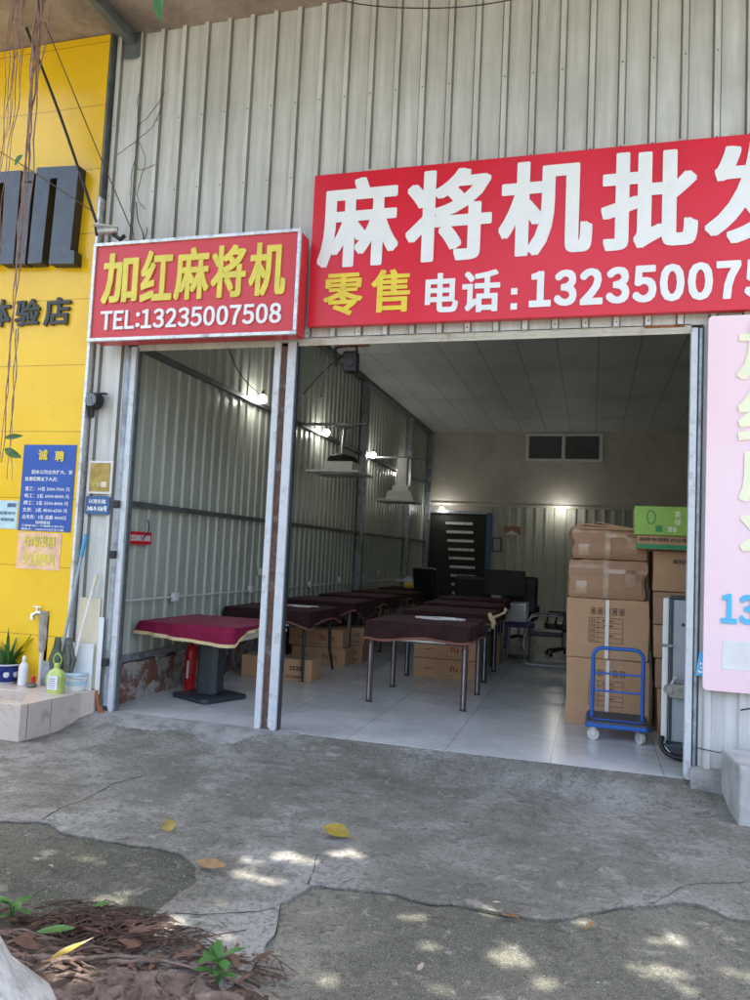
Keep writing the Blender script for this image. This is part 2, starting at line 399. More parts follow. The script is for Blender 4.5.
def text(mb, txt, x0, x1, z0, z1, y, bold=.03, boldy=None, res=3, depth=0.0, X=None, shear=0):
    V, F = glyphs(txt, bold, boldy, res)
    if not V: return mb
    ax = min(v[0] for v in V); bx = max(v[0] for v in V); ay = min(v[1] for v in V); by = max(v[1] for v in V)
    if by-ay < 1e-6: by = ay+1
    sx = (x1-x0)/(bx-ax); sz = (z1-z0)/(by-ay)
    vs = []
    for v in V:
        p = Vector((x0+(v[0]-ax)*sx + shear*(v[1]-ay)*sz, y-.0002*v[2], z0+(v[1]-ay)*sz))
        vs.append(X @ p if X else p)
    mb.add(vs, F)
    if depth:
        # side walls of each outline: boundary edges pulled back towards the board
        from collections import Counter
        e = Counter()
        for f in F:
            for i in range(len(f)):
                a, b = f[i], f[(i+1) % len(f)]; e[(min(a,b), max(a,b))] += 1
        o = len(mb.v)-len(vs); 
        for (a, b), c in e.items():
            if c == 1:
                pa, pb = Vector(mb.v[o+a]), Vector(mb.v[o+b]); d = Vector((0, depth, 0))
                mb.add([pa, pb, pb+d, pa+d], [(0,1,2,3)])
    return mb
def textrow(mb, txt, x0, x1, z0, z1, y, bold=.03, boldy=None, res=3, depth=0.0, gap=.10):
    """one glyph at a time, so that figures get the width and spacing of sign writers' numerals"""
    gl = []; boldy = bold*.75 if boldy is None else boldy
    for ch in txt:
        V, F = glyphs(chr(ord(ch)+0xFEE0) if '!' <= ch <= '~' else ch, bold, boldy, res)
        a = min(v[0] for v in V); b = max(v[0] for v in V); c = min(v[1] for v in V); d = max(v[1] for v in V)
        gl.append((ch, b-a, d-c))
    H = max(g[2] for g in gl); W = sum(g[1] for g in gl)+gap*H*(len(gl)-1); k = (x1-x0)/W; x = x0
    for ch, w_, h_ in gl:
        hh = (z1-z0)*(h_/H if ch == ':' else 1)
        text(mb, chr(ord(ch)+0xFEE0) if '!' <= ch <= '~' else ch, x, x+w_*k, z0+(.0 if ch != ':' else .08*(z1-z0)), z0+hh, y, bold, boldy, res, depth)
        x += (w_+gap*H)*k
    return mb
def corrugated(mb, x0, x1, z0, z1, y, pitch=.228, rib=.040, h=.030, flank=.013, phase=0.0, axis='x', face=-1, zf=None):
    """trapezoid ribs standing out of a sheet; axis x: sheet spans x; axis y: sheet spans y at x=y"""
    pts = []; x = x0
    k = math.floor((x0-phase)/pitch)
    pts.append((x0, 0))
    while True:
        s = phase + k*pitch
        for dx, hh in ((0, 0), (flank, h), (flank+rib, h), (2*flank+rib, 0)):
            if x0 < s+dx < x1: pts.append((s+dx, hh))
        k += 1
        if phase + k*pitch > x1: break
    pts.append((x1, 0))
    vs = []; n = len(pts)
    for a, hh in pts:
        zb = z0 if zf is None else zf(a)
        for z in (zb, z1):
            vs.append((a, y+face*hh, z) if axis == 'x' else (y+face*hh, a, z))
    mb.add(vs, [(2*i, 2*i+2, 2*i+3, 2*i+1) for i in range(n-1)])
    return mb
def shade_and_grime(o, thr=.004):
    """the narrow sloping sides of the ribs get a darker second material: painted shade together with old dirt"""
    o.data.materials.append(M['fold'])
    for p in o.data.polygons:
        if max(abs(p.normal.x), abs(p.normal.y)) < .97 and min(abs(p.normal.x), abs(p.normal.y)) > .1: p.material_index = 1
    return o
# ------------------------------------------------------------------ setting: ground, shop floor
g = MB()
nx = 60
def gz(x, y):
    return -.105
gv = []
X0, X1, Y0, Y1 = -60, 60, -90, .0
g.add([(X0,Y0,-.115),(X1,Y0,-.115),(X1,16,-.115),(X0,16,-.115)], [(0,1,2,3)])
tag(g.build('ground', 'pale'), None, kind='structure')
LEFT = [(-3.17,-2.292),(-2.957,-2.2),(-2.719,-2.301),(-2.456,-2.316),(-2.212,-2.29),(-2.02,-2.312),(-1.896,-2.401),(-1.779,-2.571),(-1.774,-2.798),(-1.778,-3.003),(-1.755,-3.141),(-1.735,-3.193)]
RIGHT = [(-1.199,-3.202),(-1.214,-3.115),(-1.234,-2.902),(-1.245,-2.822),(-1.298,-2.734),(-1.322,-2.639),(-1.254,-2.406),(-1.079,-2.371),(-.897,-2.345),(-.71,-2.378),(-.477,-2.345),(-.28,-2.362),(-.101,-2.332),(.015,-2.224),(.164,-2.09),(.32,-2.005),(.463,-1.914),(.586,-1.955),(.659,-2.011),(.741,-2.0)]
def rough_line(pts, amp=.012, step=.05):
    out = []
    for a, b in zip(pts[:-1], pts[1:]):
        L = math.dist(a, b); n = max(1, int(L/step))
        for i in range(n):
            t = i/n; x = a[0]+(b[0]-a[0])*t; y = a[1]+(b[1]-a[1])*t
            out.append((x+rnd.uniform(-amp, amp), y+rnd.uniform(-amp, amp)))
    return out+[pts[-1]]
outline = rough_line([(-3.6,-2.25)]+LEFT) + [(-1.60,-3.6), (-1.3,-3.6)] + rough_line(RIGHT+[(1.2,-2.08),(2.2,-2.0)])
poly = [(-12,-2.1), (-6,-2.2)] + outline + [(8,-2.1),(8,-.03),(-12,-.03)]
s = MB(); s.prism(poly, -.1145, -.100, 'z')
tag(s.build('pavement', 'screed'), None, kind='structure')
OUT = outline
lp = [(-12,-2.0),(-4,-2.1),(-2.9,-2.1),(-1.7,-2.3),(-1.65,-3.25),(-1.7,-8),(-12,-8)]
s = MB(); s.prism(lp, -.1148, -.112, 'z'); tag(s.build('path', 'algae'), None, kind='structure')
# mortar ramp up to the door sill, lumpy
def ramp_strip(name, m, xa, xb, rows, wf, N=110, lift=0.0):
    mr = MB(); vs = []
    for i in range(N+1):
        x = xa+(xb-xa)*i/N; w = wf(x)
        for q_, (y, z) in enumerate(rows):
            q = noise.noise(Vector((x*6, y*9, 1)))*.009 + noise.noise(Vector((x*17, y*25, 4)))*.004
            inner = 0 < q_ < len(rows)-1
            vs.append((x, y*w + noise.noise(Vector((x*3, 5, 1)))*.03*(y < -.01) + noise.noise(Vector((x*14, y, 7)))*.012*(y < -.01), z+(q if inner else 0)+lift))
    k = len(rows)
    mr.add(vs, [(i*k+j, (i+1)*k+j, (i+1)*k+j+1, i*k+j+1) for i in range(N) for j in range(k-1)])
    return tag(mr.build(name, m, smooth=True), None, kind='structure')
ramp_strip('entrance_ramp', 'screed', -4.3, 2.0, [(-.005,-.002),(-.03,-.008),(-.08,-.022),(-.15,-.045),(-.22,-.072),(-.30,-.092),(-.36,-.104)], lambda x: 1.5+.35*noise.noise(Vector((x*1.7, 0, 3))))
ramp_strip('door_step', 'ramp', -4.3, -2.2, [(-.004,.002),(-.05,-.002),(-.13,-.016),(-.20,-.045),(-.27,-.085),(-.30,-.104)], lambda x: (1.15+.4*noise.noise(Vector((x*1.9, 0, 3))))*min(1, max(.05, (-2.2-x)/.5)), lift=.004)
ck = MB()
def crack(pts, w0, z):
    P = rough_line(pts, .006, .03); vs = []
    for i, (x, y) in enumerate(P):
        a = P[max(0, i-1)]; b = P[min(len(P)-1, i+1)]; dx, dy = b[0]-a[0], b[1]-a[1]; l = math.hypot(dx, dy) or 1
        w_ = w0*(.25+1.1*abs(noise.noise(Vector((x*6, y*6, 2)))))
        vs += [(x-dy/l*w_, y+dx/l*w_, z), (x+dy/l*w_, y-dx/l*w_, z)]
    ck.add(vs, [(2*i, 2*i+1, 2*i+3, 2*i+2) for i in range(len(P)-1)])
crack([(-2.968,-2.187),(-3.003,-1.996),(-2.975,-1.801),(-3.001,-1.475),(-2.92,-1.2)], .011, -.0985)
crack([(-1.70,-2.90),(-1.598,-2.873),(-1.455,-2.806),(-1.37,-2.752),(-1.316,-2.70)], .007, -.0985)
crack([(-1.27,-2.42),(-1.30,-2.25),(-1.36,-2.05)], .005, -.0985)
crack([(.32,-2.0),(.5,-1.7),(.9,-1.5)], .004, -.0985)
vs = []
for i, (x, y) in enumerate(OUT):
    a = OUT[max(0, i-1)]; b = OUT[min(len(OUT)-1, i+1)]; dx, dy = b[0]-a[0], b[1]-a[1]; l = math.hypot(dx, dy) or 1
    w_ = .001+.013*abs(noise.noise(Vector((x*4, y*4, 6))))
    vs += [(x, y, -.1085), (x+dy/l*w_, y-dx/l*w_, -.1085)]
ck.add(vs, [(2*i, 2*i+1, 2*i+3, 2*i+2) for i in range(len(OUT)-1)])
tag(ck.build('pavement_crack', 'crack'), None, kind='structure')
f = MB(); f.box(-4.26, 2.75, -.005, 13.9, -.1, 0)
tag(f.build('floor', 'tile'), None, kind='structure')

# ------------------------------------------------------------------ the shop
shop = thing('shop_building', 'open-fronted shop clad in ribbed pale metal sheet under a stained concrete slab', 'shop', (0,0,0))
fw = MB()
corrugated(fw, -4.52, 3.2, 3.30, 6.30, 0, phase=.10)
corrugated(fw, -4.52, -4.13, -.02, 3.30, 0, phase=.10)
front = shade_and_grime(fw.build('front_cladding', 'front', shop))
corrugated(MB(), .755, 3.2, .07, 3.30, 0, phase=.10, zf=lambda x: .06+.03*math.sin(x*9)).build('side_panel', 'lowfront', shop)
# screws along two lines, and small drips
sc = MB(); sc.lathe([(.008, 0), (.008, .004), (.004, .008)], (0, 0, 0), 6)
sc.v = [(a[0], -a[2], a[1]) for a in sc.v]
screw0 = sc.build('screw', 'darksteel', front); screw0.location = (.134, -.026, 4.72)
for i in range(33):
    x = .134 - .228*(20-i)
    if x > 3.1: break
    for z in (3.335, 4.72, 5.4):
        if rnd.random() < .7 and x > -4.5:
            q = screw0.copy(); COL.objects.link(q); q.parent = front; q.location = (x, -.026, z)
wl = corrugated(MB(), .02, 13.8, .30, 4.78, -4.25, pitch=.205, rib=.04, h=.022, phase=.07, axis='y', face=1).build('side_cladding', 'side', shop)
corrugated(MB(), -2.55, 2.7, 0, 2.86, 13.8, pitch=.235, rib=.045, h=.03, phase=.0, face=-1).build('rear_cladding', 'backclad', shop)
corrugated(MB(), .02, 13.8, 0, 4.78, 2.7, pitch=.205, rib=.04, h=.022, phase=.07, axis='y', face=-1).build('side_cladding', 'side', shop)
MB().box(-4.25, 2.7, 13.79, 13.9, 2.86, 4.78).build('upper_rear_wall', 'plaster', shop)
MB().box(-4.25, 2.7, 13.72, 13.788, 2.83, 2.90).build('beam', 'plaster', shop)
MB().box(-4.25, 2.7, .03, 13.9, 4.78, 4.82).build('ceiling', 'ceil', shop)
o = MB(); o.box(-4.52, -4.40, .03, 14.1, -.1, 6.28); o.box(2.85, 2.95, .03, 14.1, -.1, 6.28); o.box(-4.399, 2.849, 14.0, 14.1, -.1, 6.28)  # unseen shell, added to keep light from leaking into the room
o.build('outer_wall', 'plaster', shop)
MB().box(-9.5, 6, -.86, 14.4, 6.285, 6.46).build('roof_slab', 'slab', shop, bevel=.01)
bb = MB()
n = 160
for i in range(n):
    y0 = .03+13.7*i/n; y1 = .03+13.7*(i+1)/n
    def h(y): return .37 - .05*abs(noise.noise(Vector((y*2.3, 1, 1))))*2
    def d(y, z): return -4.165 + .02*noise.noise(Vector((y*5, z*9, 2)))
    zz = [0, .1, .2, .3]
    a = [(d(y0, z), y0, z) for z in zz]+[(d(y0, .4)-.01, y0, h(y0)), (-4.26, y0, h(y0))]
    b = [(d(y1, z), y1, z) for z in zz]+[(d(y1, .4)-.01, y1, h(y1)), (-4.26, y1, h(y1))]
    bb.add(a+b, [(j, j+1, j+7, j+6) for j in range(5)])
bb.build('brick_footing', 'brick', shop)
for z, hh in ((.405, .05), (1.86, .05), (3.35, .055)):
    MB().box(-4.228, -4.165, .06, 13.7, z-hh/2, z+hh/2).build('purlin', 'steel' if z < .5 else 'darksteel', shop)
MB().box(-4.226, -4.12, .06, 13.7, 4.70, 4.778).build('purlin', 'darksteel', shop)
for y in (3.78, 7.65, 11.33, 13.6):
    MB().box(-4.227, -4.10, y-.06, y+.06, 0, 4.70).build('column', 'steel', shop, bevel=.004)
c = MB(); c.tube([(-4.17, .1, .95), (-4.17, 11.2, .95)], .011, 6)
cd = c.build('conduit', 'white', shop)
for y, z in ((1.17, .95), (3.02, .97), (3.30, 1.19), (5.15, .98), (6.6, 1.02), (7.95, 1.05), (9.1, 1.1)):
    b = MB(); b.box(-4.19, -4.145, y-.045, y+.045, z-.045, z+.045); ob = b.build('socket_box', 'white', shop, bevel=.004)
    b = MB(); b.box(-4.146, -4.141, y-.028, y+.028, z-.028, z+.028); b.build('socket_plate', 'paper', ob)
# door frame posts and header
hd = MB(); hd.box(-4.03, .67, .0, .06, 3.262, 3.31); hd.box(-4.03, .67, -.0, .012, 3.235, 3.262)
hd.build('header', 'cream', shop, bevel=.003)
MB().box(.34, .62, -.004, .0, 3.285, 3.305).build('rust_patch', 'dryrust', shop)
lj = MB(); lj.tube([(-4.10, -.015, .05), (-4.10, -.015, 3.26)], .032, 10)
lj.build('corner_post', 'steel', shop, smooth=True)
def guide(x0, x1, yf, name='shutter_guide', m='rail', z0=0.0, z1=3.27, cutl=.0):
    b = MB(); b.prism([(x0, z0+cutl), (x0+(x1-x0)*.35, z0), (x1-(x1-x0)*.2, z0-.005), (x1, z0+.02), (x1, z1), (x0, z1)], yf, yf+.07, 'y')
    return b.build(name, m, shop, bevel=.004)
guide(-4.075, -4.02, -.03, cutl=.05)
MB().box(-4.02, -4.008, .0, .05, .01, 3.26).build('guide_shadow_lip', 'darksteel', shop)
guide(-2.665, -2.610, -.025); guide(-2.545, -2.470, -.025, cutl=.03)
MB().box(-2.612, -2.543, .0, .05, -.01, 3.27).build('centre_post', 'rust', shop, bevel=.003)
MB().box(-2.470, -2.455, .0, .05, .01, 3.27).build('guide_shadow_lip', 'charcoal', shop)
guide(.665, .712, -.035, cutl=.03); guide(.722, .745, -.02, m='steel')
MB().box(.745, .758, -.01, .05, .05, 3.28).build('guide_shadow_lip', 'charcoal', shop)
# hinges / lugs on left post
for z in (1.83, .43, 1.38):
    MB().box(-4.135, -4.07, -.065, -.035, z-.035, z+.035).build('lug', 'black', shop, bevel=.01)
# rusty bracket at foot of the left post
MB().tube([(-4.30, -.06, .19), (-4.16, -.07, .17), (-4.13, -.07, .04), (-4.06, -.06, -.05)], .02, 6).build('rusty_bracket', 'dryrust', shop)
# cracked mortar footing under right-hand strip
fb = MB()
n = 30; vs = []
for i in range(n+1):
    x = .70+2.4*i/n
    q = lambda z: .035*noise.noise(Vector((x*5, z*7, 9)))
    vs += [(x, .02, .10), (x, -.06+q(1), .085+.02*noise.noise(Vector((x*7, 0, 0)))), (x, -.13+q(2), .0), (x, -.24+q(3)*2, -.085), (x, -.30, -.12)]
fb.add(vs, [(i*5+j, (i+1)*5+j, (i+1)*5+j+1, i*5+j+1) for i in range(n) for j in range(4)])
fb.build('footing', 'ramp', shop, smooth=True)
# rear window, door
wn = MB(); 
for a in (-1.70, -.80, .11): wn.box(a, a+.08, 13.75, 13.785, 4.03, 4.73)
wn.box(-1.62, .11, 13.752, 13.785, 4.03, 4.09); wn.box(-1.62, .11, 13.752, 13.785, 4.67, 4.73)
win = wn.build('window', 'white', shop)
MB().box(-1.64, .12, 13.770, 13.782, 4.08, 4.68).build('pane', 'glass', win)
dr = MB(); dr.box(-4.12, -2.62, 13.70, 13.76, 0, 2.62); door = dr.build('rear_door', 'black', shop)
for i in range(10):
    z = 2.37-.225*i
    MB().box(-3.68+.03*i, -2.98+.02*i, 13.66, 13.698, z-.035, z+.03).build('slat', 'alu', door)
MB().box(-2.62, -2.50, 13.68, 13.79, 0, 2.66).build('door_jamb', 'plateblue', shop)
MB().box(-4.15, -2.75, 13.60, 13.68, 2.63, 2.70).build('door_header', 'steel', shop)
MB().box(-4.155, -4.10, 13.62, 13.70, 0, 2.63).build('door_jamb', 'steel', shop)
# steel bracket under the slab
MB().box(-4.32, -4.25, -.84, -.03, 6.16, 6.28).build('cantilever_beam', 'darksteel', shop, bevel=.003)
MB().box(-4.36, -4.20, -.045, -.028, 6.04, 6.28).build('bracket_plate', 'darksteel', shop)

# ------------------------------------------------------------------ neighbour's yellow front
nb = thing('neighbouring_shopfront', 'glossy yellow panelled shopfront beside the grey metal shop', 'shopfront', (0,0,0))
MB().box(-9, -4.495, -.09, -.005, .12, 6.27).build('wall_panel', 'yellow', nb)
MB().box(-4.495, -4.465, -.10, -.002, .1, 4.68).build('edge_trim', 'alu', nb, bevel=.004)
MB().box(-4.495, -4.475, -.085, -.002, 4.68, 6.27).build('edge_trim', 'darksteel', nb)
def block_letter(poly, name='letter'):
    b = MB(); b.prism(poly, -.20, -.192, 'y'); l = b.build(name, 'letter', nb)
    b = MB(); b.prism(poly, -.1918, -.09, 'y'); b.build('letter_side', 'letterside', l)
block_letter([(-5.134, 4.044), (-4.981, 4.044), (-4.955, 4.848), (-4.874, 4.848), (-4.899, 4.029), (-4.625, 4.013), (-4.63, 4.135), (-4.676, 4.146), (-4.65, 4.944), (-5.113, 4.97)])
block_letter([(-5.276, 4.054), (-5.164, 4.044), (-5.154, 4.827), (-5.256, 4.832)])
block_letter([(-5.256, 4.848), (-5.154, 4.843), (-5.154, 4.939), (-5.256, 4.944)])
block_letter([(-5.902, 4.074), (-5.759, 4.074), (-5.749, 4.858), (-5.668, 4.858), (-5.678, 4.074), (-5.556, 4.064), (-5.535, 4.858), (-5.464, 4.858), (-5.449, 4.059), (-5.296, 4.054), (-5.291, 4.96), (-5.881, 4.98)])
t = MB(); text(t, '体', -5.63, -5.36, 3.48, 3.75, -.11, .035, depth=.015); text(t, '验', -5.31, -5.03, 3.48, 3.74, -.11, .035, depth=.015)
text(t, '店', -4.985, -4.695, 3.47, 3.74, -.11, .035, depth=.015); t.build('small_lettering', 'tdark', nb)

# ------------------------------------------------------------------ signs
sg = thing('box_sign', 'small faded red box sign with yellow characters and TEL number in a silver frame', 'sign', (0,0,0))
b = MB(); b.box(-4.33, -2.37, -.295, -.10, 3.26, 4.12); b.build('sign_box', 'redsmall', sg, bevel=.008)
b = MB()
b.box(-4.34, -2.36, -.315, -.285, 4.105, 4.135); b.box(-4.34, -2.36, -.315, -.285, 3.245, 3.275)
b.box(-4.34, -4.31, -.313, -.286, 3.275, 4.105); b.box(-2.39, -2.36, -.313, -.286, 3.275, 4.105)
b.build('frame', 'alu', sg, bevel=.004)
t = MB(); sh = MB()
for ch, a, c in (('加', -4.23, -3.87), ('红', -3.84, -3.53), ('麻', -3.51, -3.18), ('将', -3.16, -2.84), ('机', -2.81, -2.48)):
    text(t, ch, a, c, 3.58, 4.035, -.306, .034, .024, depth=.010)
t.build('raised_character', 'tyd', sg)
t = MB(); textrow(t, 'TEL:13235007508', -4.22, -2.50, 3.345, 3.515, -.305, .032, .024, depth=.008); t.build('phone_number', 'tw', sg)

bs = thing('banner_sign', 'large bright red sign with white characters and phone number over the wide doorway', 'sign', (0,0,0))
b = MB(); b.box(-2.35, 2.1, -.10, -.035, 3.37, 4.68); b.build('sign_board', 'redbig', bs, bevel=.003)
for x in (-1.9, -1.2, -.3, .15, .55, .9, 1.4): MB().box(x, x+.05, -.07, -.0, 4.682, 4.71).build('fixing_clip', 'cream', bs)
t = MB()
for ch, a, c in (('麻', -2.29, -1.59), ('将', -1.53, -.83), ('机', -.775, -.06), ('批', 0, .69), ('发', .735, 1.44)):
    text(t, ch, a, c, 3.86, 4.625, -.104, .036, .026, res=4)
text(t, '电', -1.345, -1.075, 3.44, 3.765, -.104, .035, .028); text(t, '话', -1.045, -.745, 3.43, 3.77, -.104, .035, .028)
t.box(-.66, -.61, -.1045, -.102, 3.44, 3.49); t.box(-.66, -.61, -.1045, -.102, 3.56, 3.61)
textrow(t, '13235007508', -.52, 1.56, 3.45, 3.735, -.104, .055, .040)
t.build('white_lettering', 'tw', bs)
t = MB(); text(t, '零', -2.215, -1.87, 3.45, 3.81, -.104, .032, .018); text(t, '售', -1.80, -1.47, 3.46, 3.82, -.104, .032, .02); t.build('yellow_lettering', 'ty', bs)

pk = thing('pink_sign', 'sun bleached pink sign board with cream characters and blue digits right of the doorway', 'sign', (0,0,0))
b = MB(); b.prism(rrect(.775, 2.3, .645, 3.335, .03), -.085, -.05, 'y'); b.build('sign_board', 'pink', pk)
t = MB()
for i, ch in enumerate('加红麻将'):
    text(t, ch, .965+.012*i, 1.44, 2.86-.44*i, 3.27-.44*i, -.089, .04, .03)
t.build('cream_lettering', 'tcream', pk)
t = MB(); textrow(t, '13235007508', .885, 2.2, 1.12, 1.33, -.089, .05, .035); t.build('blue_lettering', 'tblue', pk)
MB().box(.90, 1.25, -.088, -.0855, .80, 1.0).build('paper_patch', 'paper', pk)

pl = thing('number_plate', 'small tilted blue plate with white digits half hidden behind the pink sign', 'plate', (.80,-.03,.815), 0)
b = MB(); X = Matrix.Rotation(R(8), 4, 'Y'); b.box(-.055, .06, -.008, .0, -.085, .085, X); b.build('plate', 'tblue', pl)
t = MB(); text(t, '3', -.045, -.005, -.065, .01, -.010, .03, X=X); t.build('lettering', 'tw', pl)

def poster(name, label, cat, x0, x1, z0, z1, y, m, th=.004):
    o = thing(name, label, cat, (0,0,0)); MB().box(x0, x1, y, y+th, z0, z1).build('sheet', m, o); return o
bp = poster('recruitment_poster', 'blue recruitment poster with yellow heading on the yellow wall', 'poster', -5.10, -4.53, 1.56, 2.355, -.096, 'bluep')
t = MB(); text(t, '诚', -4.93, -4.83, 2.21, 2.31, -.099, .03); text(t, '聘', -4.75, -4.65, 2.20, 2.30, -.099, .03); t.build('heading', 'ty', bp)
t = MB()
lines = [('因本公司业务扩大，现', -4.99, -4.55, 2.10), ('急需招聘以下人员：', -5.06, -4.70, 2.035), ('普工：10名 5000-7000 元', -5.05, -4.565, 1.945), ('电工：2名 6000-8000 元', -5.05, -4.565, 1.88),
         ('焊工：2名 5500-8000 元', -5.055, -4.57, 1.815), ('文员：2名 4500-6500 元', -5.06, -4.575, 1.75), ('业务员：3名 底薪 4000元', -5.06, -4.58, 1.685), ('加绩提成', -4.91, -4.75, 1.642), ('工期紧迫(一个星期上班6天)', -5.06, -4.60, 1.605), ('联系人：13655675255王小姐', -5.06, -4.60, 1.575)]
for s_, a, c_, z in lines: text(t, s_, a, c_, z-.018 if z > 1.62 else z-.010, z+.022 if z > 1.65 else z+.012, -.0985, .012, res=1)
t.build('small_text', 'tw', bp)
fp = poster('faded_notice', 'faded pink and orange paper notice peeling below the blue poster', 'notice', -5.09, -4.62, 1.21, 1.545, -.094, 'faded')
t = MB(); text(t, '仓库出租', -5.03, -4.68, 1.42, 1.52, -.0965, .02)
text(t, '交通便利', -5.03, -4.68, 1.25, 1.36, -.0965, .02, res=1); t.build('faded_text', 'tyd', fp)
lb = poster('pale_blue_notice', 'pale blue notice sheet at the left edge of the yellow wall', 'notice', -5.45, -5.12, 1.57, 1.83, -.0945, 'ltblue')
t = MB(); text(t, '通知', -5.24, -5.14, 1.77, 1.81, -.097, .03, res=1); text(t, '本店营业中', -5.36, -5.14, 1.70, 1.73, -.097, .01, res=1); text(t, '欢迎光临', -5.30, -5.15, 1.64, 1.67, -.097, .01, res=1); t.build('printed_text', 'plateblue', lb)
bq = thing('brass_plaque', 'square brass plaque with a white border on the left metal strip', 'plaque', (-4.30,-.035,2.07))
MB().box(-.125, .125, -.008, .008, -.15, .15).build('border', 'paper', bq, bevel=.003)
MB().box(-.105, .105, -.0125, -.0085, -.13, .13).build('plate', 'brass', bq)
t = MB(); text(t, '门牌', -.06, .04, -.085, -.05, -.0145, .0, res=1); t.box(.02, .075, -.014, -.0128, -.09, -.04); t.build('engraving', 'ivory', bq)
aq = thing('address_plate', 'dark blue address plate with white characters just under the brass plaque', 'plate', (-4.305,-.035,1.815))
b = MB(); b.prism(rrect(-.125, .125, -.083, .083, .015), -.01, .006, 'y'); b.build('plate', 'plateblue', aq)
b = MB(); b.prism(rrect(-.117, .117, -.075, .075, .012), -.0115, -.0103, 'y'); b.build('plate_rim', 'plateblue', aq)
t = MB(); text(t, '兴港东路', -.09, .09, .015, .055, -.0135, .02, res=1); text(t, '348-9-106号', -.105, .105, -.055, -.005, -.0135, .035, res=2); t.build('lettering', 'tw', aq)
rs = thing('red_number_strip', 'little red strip with a white phone number on the inside wall behind the left post', 'sign', (-4.19,.42,1.54), R(90))
MB().box(-.26, .26, -.006, .004, -.06, .06).build('strip', 'redbig', rs)
t = MB(); textrow(t, '13235007508', -.22, .23, -.03, .03, -.009, .04); t.build('lettering', 'tw', rs)

# ------------------------------------------------------------------ devices
cam = thing('security_camera', 'small grey and black bullet security camera beside the top corner of the box sign', 'camera', (-4.26,-.24,4.26), R(-62))
b = MB(); b.tube([(0,-.085,.0), (0,.085,.035)], .036, 14); b.build('camera_body', 'alu', cam, smooth=True)
b = MB(); b.tube([(0,-.105,-.004), (0,-.085,.0)], .039, 14); b.build('lens_hood', 'black', cam)
b = MB(); b.prism([(-.045,-.125),(.045,-.125),(.042,.09),(-.042,.09)], .050, .056, 'z'); b.build('sun_shield', 'paper', cam)
b = MB(); b.tube([(0,.05,-.01), (.06,.12,-.07), (.12,.16,-.06)], .018, 8); b.build('mount', 'black', cam)
lt = thing('wall_lamp', 'round black mesh lamp fixed on the pale metal strip left of the doorway', 'lamp', (-4.375,-.06,2.76))
b = MB(); b.tube([(0,-.09,0), (0,.0,0)], [.062,.075], 16); b.build('housing', 'black', lt)
b = MB()
for k in range(-3, 4):
    w_ = math.sqrt(max(0, .058**2-(k*.016)**2)); b.box(-w_, w_, -.098, -.091, k*.016-.003, k*.016+.003); b.box(k*.016-.003, k*.016+.003, -.0975, -.0915, -w_, w_)
b.build('grille', 'steel', lt)
b = MB(); b.box(-.07, .09, -.02, .03, .068, .08); b.box(-.08, -.04, .0, .03, -.14, .0); b.build('bracket', 'black', lt)
fl = thing('hanging_floodlight', 'small black floodlight hanging on a rusty bracket under the doorway header', 'floodlight', (-2.06,.22,3.14))
b = MB(); b.box(-.055, .07, -.05, .06, -.09, .09); b.build('housing', 'black', fl, bevel=.015)
b = MB(); b.tube([(-.05,-.052,.0),(-.05,-.056,.0)], .03, 12); b.cylx((.01,-.055,-.01), .04, .012, 'y'); b.build('lens', 'black', fl)
b = MB(); b.tube([(-.13,0,-.03), (-.14,0,.13), (-.02,0,.15), (.05,0,.14), (.06,0,.09)], .012, 6); b.build('bracket', 'black', fl)
b = MB(); b.box(-.14, .16, -.03, .03, .14, .165); b.build('mounting_bar', 'dryrust', fl)
# lit bulbs
def bulb(label, loc, dirv):
    o = thing('light_bulb', label, 'light bulb', loc, 0, 'lit bulbs inside the shop')
    v = Vector(dirv)
    b = MB(); b.lathe([(.012,-.055),(.035,-.045),(.052,-.02),(.055,0),(.048,.025),(.028,.047),(.010,.055)], (0,0,0), 16); b.build('globe', 'bulb', o, smooth=True)
    b = MB(); b.tube([v*.045, v*.11], .02, 10); b.build('socket', 'black', o)
bulb('nearest lit bulb, seen through the narrow left doorway', (-4.08, 2.86, 3.39), (0,0,1))
bulb('lit bulb on the side wall left of the hanging lamp pole', (-4.08, 5.30, 3.36), (0,0,1))
bulb('lit bulb on the side wall left of the boxy hanging lamp', (-4.08, 8.0, 3.37), (0,0,1))
bulb('lit bulb over the dark rear door', (-3.76, 13.48, 2.72), (0,0,1))
bulb('lit bulb on the rear ribbed wall above the cartons', (-.77, 13.5, 2.78), (0,1,0))
bulb('small bulb added for a wall reflection, farthest along the side wall behind the boxy lamp', (-4.10, 10.7, 3.33), (0,0,1))  # added glowing bulb, stands in for a small reflection on the wall

# hanging lamps with square panels
la = thing('hanging_lamp', 'hanging lamp with round flange, thin pole and wide square panel', 'ceiling lamp', (-3.50,4.44,0))
b = MB(); b.box(-.70, .35, -.03, .03, 3.325, 3.36); b.build('support_bar', 'darksteel', la)
b = MB(); b.lathe([(.05,3.27),(.16,3.30),(.17,3.325)], (0,0,0), 20); b.build('flange', 'alu', la, smooth=True)
b = MB(); b.tube([(0,0,3.28),(-.02,0,2.90)], .028, 10); b.build('pole', 'chrome', la, smooth=True)
b = MB(); b.lathe([(.23,2.78),(.20,2.86),(.08,2.90)], (0,0,0), 20); b.build('cowl', 'black', la)
b = MB(); b.box(-.21, .22, -.20, .25, 2.64, 2.78); b.build('housing', 'white', la, bevel=.01)
b = MB(); b.box(-.42, .36, -.38, .42, 2.605, 2.635); b.build('panel', 'white', la, bevel=.006)
b = MB(); b.box(-.30, .26, -.26, .30, 2.59, 2.604); b.build('diffuser', 'alu', la)
lb2 = thing('hanging_lamp', 'farther hanging lamp with thick boxed column and stepped base', 'ceiling lamp', (-3.53,8.23,0))
b = MB(); b.box(-.68, .42, -.03, .03, 3.34, 3.375); b.build('support_bar', 'darksteel', lb2)
